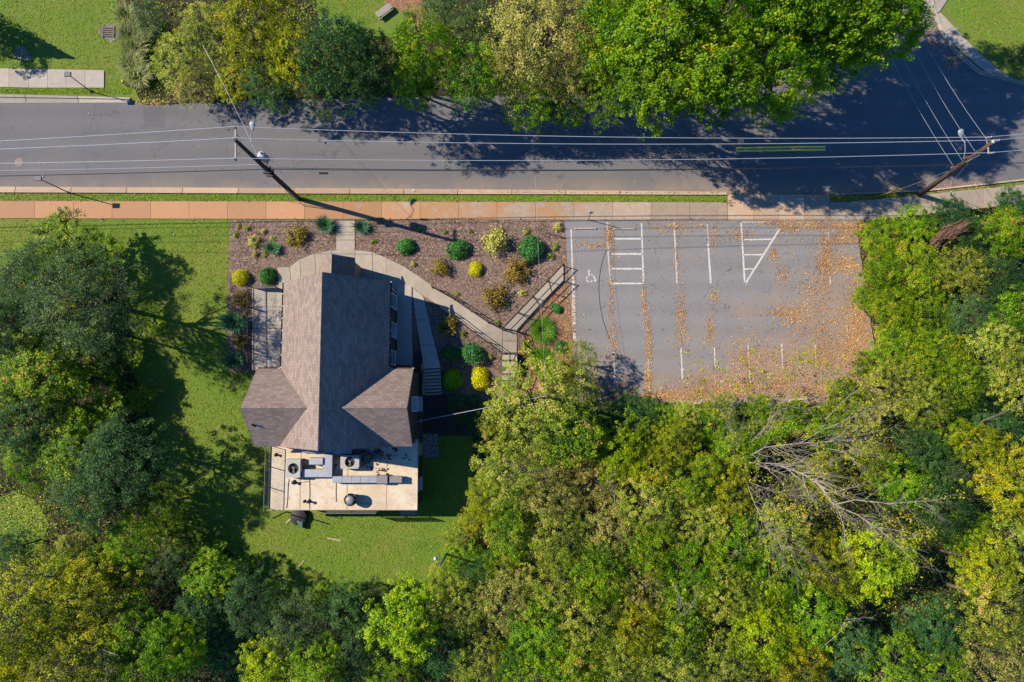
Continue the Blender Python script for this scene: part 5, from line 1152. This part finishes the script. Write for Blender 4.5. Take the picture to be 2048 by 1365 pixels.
main = [(W((1490, 925, .5), (1500, 925, 3), (1560, 932, 5.0), (1610, 950, 6.2), (1640, 970, 7), (1668, 1010, 8)), .2, .12),
        (W((1668, 1010, 8), (1710, 1000, 8.8), (1780, 1008, 9.8), (1870, 1000, 11)), .1, .02), (W((1672, 1012, 8), (1715, 1030, 8.8), (1760, 1060, 9.6), (1810, 1105, 10.4), (1840, 1135, 10.8)), .09, .015),
        (W((1675, 1015, 8), (1688, 1055, 8.8), (1690, 1090, 9.3), (1700, 1120, 9.8)), .07, .015), (W((1755, 1055, 9.4), (1800, 1062, 10), (1850, 1075, 10.5)), .05, .012), (W((1487, 925, .4), (1495, 915, 2), (1530, 895, 4.5), (1585, 888, 6.3), (1650, 884, 7.6), (1725, 880, 8.6)), .13, .03),
        (W((1600, 887, 6.5), (1640, 862, 7.3), (1700, 838, 8.2), (1755, 810, 8.8)), .06, .012), (W((1620, 890, 6.8), (1690, 905, 7.8), (1760, 915, 8.4)), .06, .012), (W((1615, 945, 6.3), (1660, 925, 7), (1700, 905, 7.6)), .07, .015),
        (W((1590, 912, 5.5), (1620, 935, 6.4), (1650, 950, 7)), .05, .015), (W((1487, 925, .4), (1493, 965, 3), (1510, 1010, 5.5), (1530, 1050, 6.8), (1560, 1090, 7.4), (1590, 1105, 7.6)), .09, .025), (W((1487, 925, .4), (1500, 965, 3), (1550, 985, 5.5), (1620, 1000, 6.4)), .07, .02),
        (W((1487, 925, .4), (1485, 905, 1.5), (1535, 850, 3.6), (1570, 800, 5.0), (1605, 775, 5.8), (1650, 750, 6.4)), .1, .02), (W((1535, 850, 3.6), (1545, 815, 4.6), (1520, 760, 5.6), (1490, 730, 6.2)), .07, .014), (W((1570, 800, 5), (1590, 760, 5.6), (1600, 715, 6.3)), .05, .012),
        (W((1487, 925, .4), (1490, 910, 2), (1460, 850, 4.2), (1430, 800, 5.2), (1400, 770, 5.8)), .08, .014), (W((1650, 840, 5.5), (1700, 790, 6.3), (1740, 765, 6.8)), .06, .014)]
bare(rng, main, 5.2, mb, tips, 2)
bt = empty("bare_tree", base); tag(bt, "half bare pale limbed tree sprawling below the car park", "tree")
mb.v = [(v[0] - base.x, v[1] - base.y, v[2] - base.z) for v in mb.v]; mb.build("limbs", BARKP, bt, True)
tp = np.array([tuple(t - base) for t in tips]); sel = tp[rng.random(len(tp)) < .14]
mp = np.array([tuple(P(rng.uniform(1370, 1740), rng.normal(755, 38), rng.uniform(4.5, 6.3)) - base) for _ in range(46)]); sel = np.concatenate([sel, mp])
idx = np.repeat(np.arange(len(sel)), 16); C = sel[idx] + rng.normal(0, .17, (len(idx), 3))
link("crown", leaf_mesh("crown", C, rng.normal(0, .6, (len(idx), 3)) + np.array([0, 0, .7]), rng.uniform(.11, .22, len(idx)), rng.normal(.62, .2, len(idx)), LM['gold'], .5, rng), bt)
# ivy on the lower limb
iv = np.array([tuple(P(1500 + 88 * t, 893 - 44 * t, 2.5 + 3 * t) - base) for t in rng.random(160)]); idx = np.repeat(np.arange(160), 14); C = iv[idx] + rng.normal(0, .16, (len(idx), 3))
link("ivy", leaf_mesh("ivy", C, rng.normal(0, .5, (len(idx), 3)) + np.array([0, 0, .8]), rng.uniform(.1, .18, len(idx)), rng.normal(.45, .15, len(idx)), m_leaf("leaves ivy", PAL['green']), .7, rng), bt)
dt_ = MB(); bare(np.random.default_rng(3), [(W((1966, 842, 6.0), (2010, 824, 7.0), (2060, 800, 8)), .11, .08), (W((1960, 845, 5.8), (1985, 838, 6.3), (2000, 836, 6.5)), .05, .03)], .8, dt_, [], 1)
tag(dt_.build("dead_trunk", BARK), "grey leaning dead trunk poking from the canopy at the east edge", "dead trunk")
# twigs of half bare crowns elsewhere in the wood, each a snag of its own
for k, (a, b, c, lab) in enumerate((((1345, 1165, 6), (1370, 1230, 7.5), (1395, 1190, 8), "thin bare snag in the middle of the south wood"), ((1650, 1290, 5), (1690, 1240, 7), (1740, 1235, 7.5), "thin bare snag above the hollow of the south east wood"), ((210, 1370, 6), (205, 1300, 8), (235, 1310, 8.5), "pale bare snag among the golden trees"), ((1230, 1010, 5), (1215, 960, 7.2), (1235, 940, 7.6), "pale forked snag below the bright yellow green tree"), ((560, 130, 6), (600, 100, 8.8), (570, 90, 9), "pale bare snag in the yellow green tree behind the road"), ((1120, 930, 5), (1060, 945, 7.8), (1010, 925, 8.3), "long bare snag over the olive trees beside the house"))):
    m_ = MB(); bare(np.random.default_rng(40 + k), [(W(a, ((a[0] + b[0]) / 2 + 6, (a[1] + b[1]) / 2 + 4, (a[2] + b[2]) / 2 - 1), b), .045, .025), (W(b, c), .025, .01)], 3.2, m_, [], 2); tag(m_.build("snag", BARKP), lab, "snag")
bp = empty("brush_pile", G(1852, 486)); tag(bp, "pile of dead brown brush lying on the vine covered bank", "brush pile"); rng = np.random.default_rng(6); bmr = MB()
dd = (P(1888, 466) - P(1822, 505)).normalized(); nn = Vector((-dd.y, dd.x, 0))
for i in range(110):
    c = dd * rng.normal(0, .65) + nn * rng.normal(0, .22) + Vector((0, 0, 2.6 + rng.uniform(0, .8))); d = (dd + Vector(rng.normal(0, .22, 3))).normalized(); l = rng.uniform(.4, 1.1); bmr.tube([c - d * l, c + Vector(rng.normal(0, .05, 3)), c + d * l], [.03, .028, .012], 4, False)
bmr.build("branches", plain("dead brown twig", (.26, .14, .09), (.16, .09, .06)), bp); MB().tube([-dd * 1.4 + Vector((0, 0, 2.6)), dd * 1.5 + Vector((0, 0, 3.3))], [.14, .1], 8).build("log", BARK, bp)

# ------------------------------------------------------------------ planted shrubs
def mound(rng, mat, n, size, shape, lump=.12, aspect=.55, inner=.7, name="foliage"):
    d = unit(rng, n); d[:, 2] = np.abs(d[:, 2]) * 1.0 - .15; k = rng.integers(0, 14, n); ld = unit(rng, 14); ld[:, 2] = np.abs(ld[:, 2])
    bump = 1 + lump * (np.max(d @ ld.T, axis=1) - .85) * 1.6; r = rng.uniform(inner, 1.06, n) * bump
    C = d * r[:, None] * np.array([1, 1, shape]); C[:, 2] += .18 * shape; C[:, 2] = np.maximum(C[:, 2], .03)
    return leaf_mesh(name, C, d + rng.normal(0, .5, (n, 3)), size * rng.uniform(.6, 1.4, n), rng.normal(.48, .14, n) + lump * (bump - 1) * 2, mat, aspect, rng)
def twiggy(rng, mat, n, size, shape, stems=26, name="foliage"):
    d = unit(rng, stems); d[:, 2] = np.abs(d[:, 2]) + .25; d /= np.linalg.norm(d, axis=1, keepdims=True); idx = rng.integers(0, stems, n); t = rng.uniform(.5, 1.05, n)[:, None]
    C = d[idx] * t * np.array([1, 1, shape]) * rng.uniform(.75, 1.1, stems)[idx][:, None] + rng.normal(0, .11, (n, 3)); C[:, 2] = np.maximum(C[:, 2], .03)
    return leaf_mesh(name, C, d[idx] + rng.normal(0, .6, (n, 3)), size * rng.uniform(.6, 1.4, n), rng.normal(.5, .16, n), mat, .6, rng), d * np.array([1, 1, shape])
SP = {
 'box': m_leaf("leaves box", [(0, (.006, .02, .008)), (.4, (.022, .07, .022)), (.7, (.05, .13, .035)), (1, (.11, .2, .07))], .2, .03),
 'juniper': m_leaf("leaves juniper", [(0, (.006, .018, .01)), (.4, (.02, .06, .028)), (.7, (.05, .11, .055)), (1, (.12, .19, .1))], .2, .03),
 'yellow': m_leaf("leaves yellow shrub", [(0, (.1, .12, .004)), (.4, (.3, .31, .008)), (.7, (.48, .44, .012)), (1, (.6, .53, .03))], .3, .03, 1.35),
 'chart': m_leaf("leaves chartreuse shrub", [(0, (.02, .07, .003)), (.4, (.06, .17, .006)), (.7, (.13, .26, .01)), (1, (.5, .46, .02))], .3, .03),
 'spirea': m_leaf("leaves spirea", [(0, (.05, .04, .015)), (.35, (.12, .1, .028)), (.65, (.21, .17, .045)), (1, (.3, .16, .07))], .25, .05, 1.25),
 'cream': m_leaf("leaves variegated", [(0, (.08, .1, .02)), (.4, (.24, .25, .07)), (.7, (.42, .4, .16)), (1, (.6, .56, .3))], .3, .04, 1.45),
 'small': m_leaf("leaves small shrub", [(0, (.03, .05, .01)), (.4, (.09, .13, .025)), (.7, (.18, .2, .05)), (1, (.3, .28, .1))], .3, .05),
 'fgrass': m_leaf("leaves ornamental grass", [(0, (.015, .05, .006)), (.4, (.045, .12, .012)), (.7, (.09, .19, .02)), (1, (.2, .26, .06))], .3, .03, 1.15),
}
SL = {}
for k, n, size, shape in (('box', 2600, .13, .95), ('yellow', 3000, .11, .95), ('chart', 3000, .11, .95)):
    SL[k] = [(mound(np.random.default_rng(200 + v), SP[k], n, size, shape, .6 if k == 'box' else .5), None) for v in range(2)]
for k, n, size, shape, st in (('spirea', 1500, .11, .8, 34), ('cream', 1300, .12, .95, 26), ('small', 420, .2, .8, 14)):
    SL[k] = []
    for v in range(2):
        me, d = twiggy(np.random.default_rng(220 + v), SP[k], n, size, shape, st); m_ = MB()
        for q in d: m_.tube([(0, 0, -.05), tuple(q * .5), tuple(q * .95)], [.018, .012, .005], 4, False)
        SL[k].append((me, new_mesh("stems", m_.v, m_.f, BARK)))
SL['juniper'] = [(blades(np.random.default_rng(230 + v), 520, .3, 1.1, .85, .022, SP['juniper'], "foliage", .25), None) for v in range(2)]
SL['fgrass'] = [(blades(np.random.default_rng(240 + v), 1700, .45, .95, .8, .011, SP['fgrass'], "blades", .7), None) for v in range(2)]
stem_me = MB().tube([(0, 0, -.1), (0, 0, .6)], [.05, .03], 6); stem_me = new_mesh("stem", stem_me.v, stem_me.f, BARK)
shr = [(650, 450, 19, 'juniper', "spiky dark green shrub west of the entry walk at the sidewalk"), (723, 454, 14, 'juniper', "smaller spiky dark green shrub east of the entry walk"),
 (810, 493, 17, 'box', "round green shrub below the utility pole's shadow"), (916, 498, 20, 'box', "round green shrub at the tip of the utility pole's shadow"), (1063, 497, 25, 'box', "largest round green shrub beside the cream variegated one"), (533, 552, 19, 'box', "round green shrub between the yellow shrub and the walk"),
 (900, 707, 17, 'box', "round green shrub nearest the side ramp"), (945, 706, 21, 'box', "round green shrub below the railing of the garden walk"), (1113, 617, 10, 'box', "small dark shrub casting shade on the car park's white line"), (1123, 695, 12, 'box', "small dark shrub beside the ornamental grasses at the car park"),
 (479, 555, 19, 'yellow', "bright yellow shrub at the corner of the bed by the terrace"), (951, 538, 14, 'yellow', "small bright yellow ball shrub in the middle of the bed"), (904, 759, 21, 'chart', "green shrub with yellow tips beside the side steps"), (960, 757, 21, 'yellow', "bright yellow shrub under the olive tree"),
 (590, 470, 23, 'spirea', "olive brown twiggy shrub west of the entry walk"), (880, 535, 23, 'spirea', "olive brown twiggy shrub above the curve of the garden walk"), (1036, 542, 26, 'spirea', "olive brown twiggy shrub next to the stepped ramp"), (990, 592, 27, 'spirea', "brown twiggy shrub in the angle between walk and stepped ramp"), (893, 652, 21, 'spirea', "brown twiggy shrub in the bed beside the side ramp"),
 (990, 485, 26, 'cream', "tall cream variegated shrub in the front bed"), (507, 483, 15, 'cream', "cream variegated shrub in the west part of the front bed"), (545, 497, 13, 'juniper', "low dark shrub west of the curved walk"),
 (478, 598, 18, 'spirea', "reddish green shrub beside the north end of the terrace"), (467, 645, 23, 'juniper', "dark blue green shrub halfway along the terrace"), (481, 685, 15, 'spirea', "small dull shrub beside the terrace railing"), (468, 722, 21, 'juniper', "dark blue green shrub at the south end of the terrace"),
 (1085, 660, 25, 'fgrass', "round tuft of ornamental grass beside the steps to the car park"), (1090, 727, 29, 'fgrass', "largest tuft of ornamental grass above the olive tree"), (1058, 697, 20, 'small', "yellow green shrub beside the largest ornamental grass"),
 (1110, 493, 10, 'small', "small green shrub by the short post sign"), (1101, 514, 10, 'small', "small green shrub at the top of the stepped ramp"), (1116, 454, 10, 'cream', "small cream shrub by the sidewalk beside the car park"), (1052, 462, 7, 'cream', "tiny cream shrub north of the largest round shrub"), (998, 462, 9, 'cream', "tiny cream shrub north of the tall variegated one"),
 (747, 485, 7, 'small', "tiny yellow green plant east of the entry walk"), (827, 528, 7, 'cream', "tiny cream plant beside the curve of the garden walk"), (912, 588, 6, 'small', "tiny plant at the railing of the garden walk"), (995, 645, 7, 'small', "tiny plant in the corner of the railings"), (1044, 587, 8, 'cream', "tiny cream plant beside the stepped ramp"),
 (834, 457, 7, 'small', "tiny green plant on the shadow of the utility pole"), (887, 464, 7, 'small', "tiny green plant beyond the shadow of the utility pole"), (940, 463, 5, 'small', "tiny brownish plant at the sidewalk west of the cream shrub"), (472, 471, 7, 'small', "tiny green plant at the lawn edge of the bed"), (492, 457, 8, 'small', "tiny green plant at the north west corner of the bed"), (475, 453, 6, 'small', "tiny green plant in the corner by sidewalk and lawn"),
 (526, 463, 7, 'cream', "tiny cream plant north of the west variegated shrub"), (545, 477, 6, 'cream', "tiny cream plant east of the west variegated shrub"), (509, 508, 7, 'cream', "tiny cream plant south of the west variegated shrub"), (528, 509, 7, 'small', "tiny pale plant near the shadow in the west bed"), (926, 668, 8, 'small', "small green plant below the walk railing"), (982, 712, 8, 'small', "small green plant beside the narrow garden steps")]
for i, (px, py, rp, k, lab) in enumerate(shr):
    R = rp * .041 * (1.12 if k in ('spirea', 'cream') else 1.0); hgt = R * 1.1
    b = P(px, py, T(*P(px, py).xy) + hgt * .5); r = empty("shrub", (b.x, b.y, T(b.x, b.y) + .03), i * 1.7); me, st = SL[k][i % 2]
    tag(r, lab, "shrub", "shrubs in the planting beds"); link("foliage", me, r); link("stems", st or stem_me, r)
    s = R if k not in ('juniper', 'fgrass') else R * (1.0 if k == 'juniper' else .95); r.scale = (s * (.86 + .3 * ((i * 7) % 5) / 4), s * (.86 + .3 * ((i * 3) % 5) / 4), s * (1.25 if k == 'cream' and rp > 20 else 1.05))

# ------------------------------------------------------------------ ground cover: fallen leaves, grass, undergrowth
def inpoly(poly, x, y):
    c = np.zeros(len(x), bool); j = len(poly) - 1
    for i in range(len(poly)):
        xi, yi = poly[i]; xj, yj = poly[j]
        c ^= ((yi > y) != (yj > y)) & (x < (xj - xi) * (y - yi) / (yj - yi + 1e-12) + xi); j = i
    return c
def ground_pts(px, py, off=0.0):
    u = (px - 1024) / F; v = -(py - 682.5) / F; yy = v * cos(TILT) + sin(TILT); w = v * sin(TILT) - cos(TILT); z = np.zeros(len(px))
    S_ = lambda a, b, t: (lambda q: q * q * (3 - 2 * q))(np.clip((t - a) / (b - a), 0, 1))
    for _ in range(4):
        t = (z - HCAM) / w; x, y = u * t, yy * t; z = -1.3 * (1 - S_(1.5, 6, y)) * (1 - S_(1.5, 4, x) * S_(-2.6, -.5, y))
    return np.stack([x, y, z + off], 1)
FALL = m_leaf("fallen leaves", [(0, (.13, .07, .04)), (.3, (.32, .18, .09)), (.6, (.47, .28, .14)), (1, (.6, .46, .26))], .1, 0, .8)
rng = np.random.default_rng(12); ps = []
def blob(n, x0, y0, sx, sy):
    n = int(n * 1.9); ps.append(np.stack([rng.normal(x0, sx, n), rng.normal(y0, sy, n)], 1))
for b in ((420, 1362, 640, 7, 32), (150, 1353, 500, 4, 40), (160, 1420, 660, 6, 22), (110, 1428, 595, 6, 8), (140, 1425, 470, 8, 14), (170, 1480, 470, 18, 8), (240, 1580, 455, 18, 8), (160, 1545, 445, 25, 5), (120, 1546, 510, 5, 8), (140, 1565, 550, 8, 10), (260, 1585, 640, 16, 18), (300, 1568, 625, 20, 8), (340, 1610, 590, 14, 30),
          (500, 1640, 610, 12, 60), (700, 1650, 520, 10, 25), (380, 1680, 480, 22, 6), (520, 1690, 530, 14, 12), (450, 1630, 450, 30, 6), (600, 1700, 455, 18, 9), (1900, 1708, 690, 18, 45), (1000, 1715, 600, 14, 40), (1000, 1650, 700, 26, 40), (1200, 1560, 745, 60, 24), (1900, 1620, 775, 70, 13), (1100, 1450, 768, 50, 15), (1500, 1400, 788, 60, 9), (800, 1300, 794, 45, 4), (420, 1297, 690, 3.5, 40), (260, 1296, 765, 4, 18), (350, 1222, 570, 3.5, 70), (200, 1218, 470, 5, 12), (150, 1228, 690, 6, 20), (160, 1288, 600, 3, 25), (300, 1510, 690, 30, 22), (260, 1490, 720, 14, 14),
          (300, 1240, 780, 20, 12), (500, 1190, 755, 25, 30), (120, 1190, 492, 22, 4), (200, 1148, 600, 3, 60), (260, 1350, 455, 30, 6), (420, 1900, 375, 60, 6), (300, 1860, 60, 14, 30), (260, 1905, 115, 10, 14), (220, 1720, 392, 40, 4), (350, 1500, 425, 60, 10), (250, 1620, 400, 25, 8), (220, 310, 205, 18, 4), (160, 900, 206, 200, 3), (500, 1135, 700, 8, 60), (300, 1110, 600, 20, 40)): blob(*b)
ps.append(np.stack([rng.uniform(1150, 1740, 1500), rng.uniform(445, 795, 1500)], 1)); ps.append(np.stack([rng.uniform(1560, 1745, 1100), rng.uniform(450, 790, 1100)], 1)); ps.append(np.stack([rng.uniform(0, 2048, 260), rng.uniform(215, 380, 260)], 1)); ps.append(np.stack([rng.uniform(1900, 2048, 160), rng.uniform(0, 120, 160)], 1))
ps.append(np.stack([rng.uniform(60, 600, 200), rng.uniform(900, 1180, 200)], 1)); ps.append(np.stack([rng.normal(70, 35, 300), rng.normal(1060, 45, 300)], 1))
pp = np.concatenate(ps); n = len(pp); C = ground_pts(pp[:, 0], pp[:, 1], .03) + np.stack([np.zeros(n), np.zeros(n), rng.uniform(0, .035, n)], 1)
o = link("fallen_leaves", leaf_mesh("fallen_leaves", C, rng.normal(0, .25, (n, 3)) + np.array([0, 0, 1]), np.clip(rng.lognormal(-2.65, .35, n), .03, .17), rng.normal(.5, .26, n), FALL, .65, rng)); tag(o, "orange fallen leaves drifted over the car park and road edges", "leaves", kind="stuff")
GB = m_leaf("grass blades", [(0, (.05, .06, .014)), (.35, (.085, .13, .02)), (.65, (.12, .2, .024)), (1, (.24, .23, .06))], .3, 0)
LAWN = [[(0, 446), (460, 446), (461, 740), (500, 747), (538, 890), (540, 1024), (850, 1036), (945, 1036), (915, 1100), (845, 1195), (700, 1195), (500, 1140), (340, 1010), (240, 740), (0, 560)], [(0, 0), (230, 0), (262, 150), (262, 186), (0, 186)], [(850, 872), (948, 872), (945, 1034), (838, 1030)], [(0, 990), (90, 970), (130, 1120), (0, 1150)], [(1900, -5), (2048, -5), (2048, 165), (1930, 72)], [(620, -5), (770, -5), (760, 40), (700, 60), (640, 50)]]
LD = (32000, 3800, 1700, 1100, 1200, 650)
allp = []
for poly, k in zip(LAWN, LD):
    q = np.array(poly); x = rng.uniform(q[:, 0].min(), q[:, 0].max(), k * 2); y = rng.uniform(q[:, 1].min(), q[:, 1].max(), k * 2); mk = inpoly(poly, x, y); allp.append(np.stack([x[mk], y[mk]], 1)[:k])
for x0, x1, y0, y1, k in ((0, 1455, 389, 403, 3600), (1662, 1980, 388, 402, 900), (0, 262, 178, 189, 700)): allp.append(np.stack([rng.uniform(x0, x1, k), rng.uniform(y0, y1, k)], 1))
pp = np.concatenate(allp); pp = pp[~(inpoly([(0, 136), (209, 140), (209, 178), (0, 178)], pp[:, 0], pp[:, 1]))]
pp = np.repeat(pp, 3, 0) + rng.normal(0, 1.2, (len(pp) * 3, 2)); n = len(pp); C = ground_pts(pp[:, 0], pp[:, 1], .035)
o = link("grass", leaf_mesh("grass", C, rng.normal(0, .8, (n, 3)) + np.array([0, 0, .7]), rng.uniform(.05, .12, n), rng.normal(.47, .17, n), GB, .4, rng)); tag(o, "short mown grass of the lawns and verges", "grass", kind="stuff")
UG = m_leaf("undergrowth leaves", PAL['vine'], .3, 0); allp = []
for poly, k in zip(WOODS, (13000, 17000, 120000)):
    q = np.array(poly); x = rng.uniform(max(-20, q[:, 0].min()), min(2070, q[:, 0].max()), k * 2); y = rng.uniform(max(-20, q[:, 1].min()), min(1385, q[:, 1].max()), k * 2); mk = inpoly(poly, x, y); allp.append(np.stack([x[mk], y[mk]], 1)[:k])
pp = np.concatenate(allp)
for hole in (lot_poly, road_poly): pp = pp[~inpoly(hole, pp[:, 0], pp[:, 1])]
n = len(pp); C = ground_pts(pp[:, 0], pp[:, 1], .1); hgt = .5 + .5 * np.sin(C[:, 0] * .9 + 1.7 * np.sin(C[:, 1] * .6)) * np.sin(C[:, 1] * .8 + 1.3 * np.sin(C[:, 0] * .5)); C[:, 2] += rng.random(n) ** 1.3 * (.15 + 1.3 * hgt)
o = link("undergrowth", leaf_mesh("undergrowth", C, rng.normal(0, .6, (n, 3)) + np.array([0, 0, .8]), rng.uniform(.07, .19, n), rng.normal(.4, .17, n), UG, .6, rng)); tag(o, "low leafy undergrowth covering the woodland floor", "undergrowth", kind="stuff")

CHIP = m_leaf("mulch chips", [(0, (.08, .05, .04)), (.4, (.22, .145, .11)), (.7, (.36, .26, .2)), (1, (.55, .44, .34))], .05, 0, .6)
bed = [(463, 443), (1126, 443), (1126, 560), (1034, 700), (1034, 790), (985, 800), (850, 800), (850, 738), (500, 743), (463, 743)]
x = rng.uniform(463, 1126, 30000); y = rng.uniform(443, 800, 30000); mk = inpoly(bed, x, y); pp = np.stack([x[mk], y[mk]], 1); n = len(pp)
o = link("mulch_chips", leaf_mesh("mulch_chips", ground_pts(pp[:, 0], pp[:, 1], .05), rng.normal(0, .4, (n, 3)) + np.array([0, 0, 1]), np.clip(rng.lognormal(-2.7, .4, n), .03, .16), rng.normal(.48, .24, n), CHIP, .4, rng)); tag(o, "loose bark chips strewn over the planting beds", "mulch", kind="stuff")
q_ = np.concatenate([np.stack([rng.uniform(0, 1455, 900), rng.normal(387, 1.6, 900)], 1), np.stack([rng.uniform(0, 1455, 500), rng.normal(402.5, 1.2, 500)], 1), np.stack([rng.uniform(0, 1455, 500), rng.normal(440, 1.6, 500)], 1)]); n = len(q_)
o = link("gutter_debris", leaf_mesh("gutter_debris", ground_pts(q_[:, 0], q_[:, 1], .085), rng.normal(0, .3, (n, 3)) + np.array([0, 0, 1]), np.clip(rng.lognormal(-2.6, .45, n), .03, .2), rng.normal(.35, .22, n), CHIP, .5, rng)); tag(o, "dry leaf debris gathered along the kerb and sidewalk edges", "debris", kind="stuff")
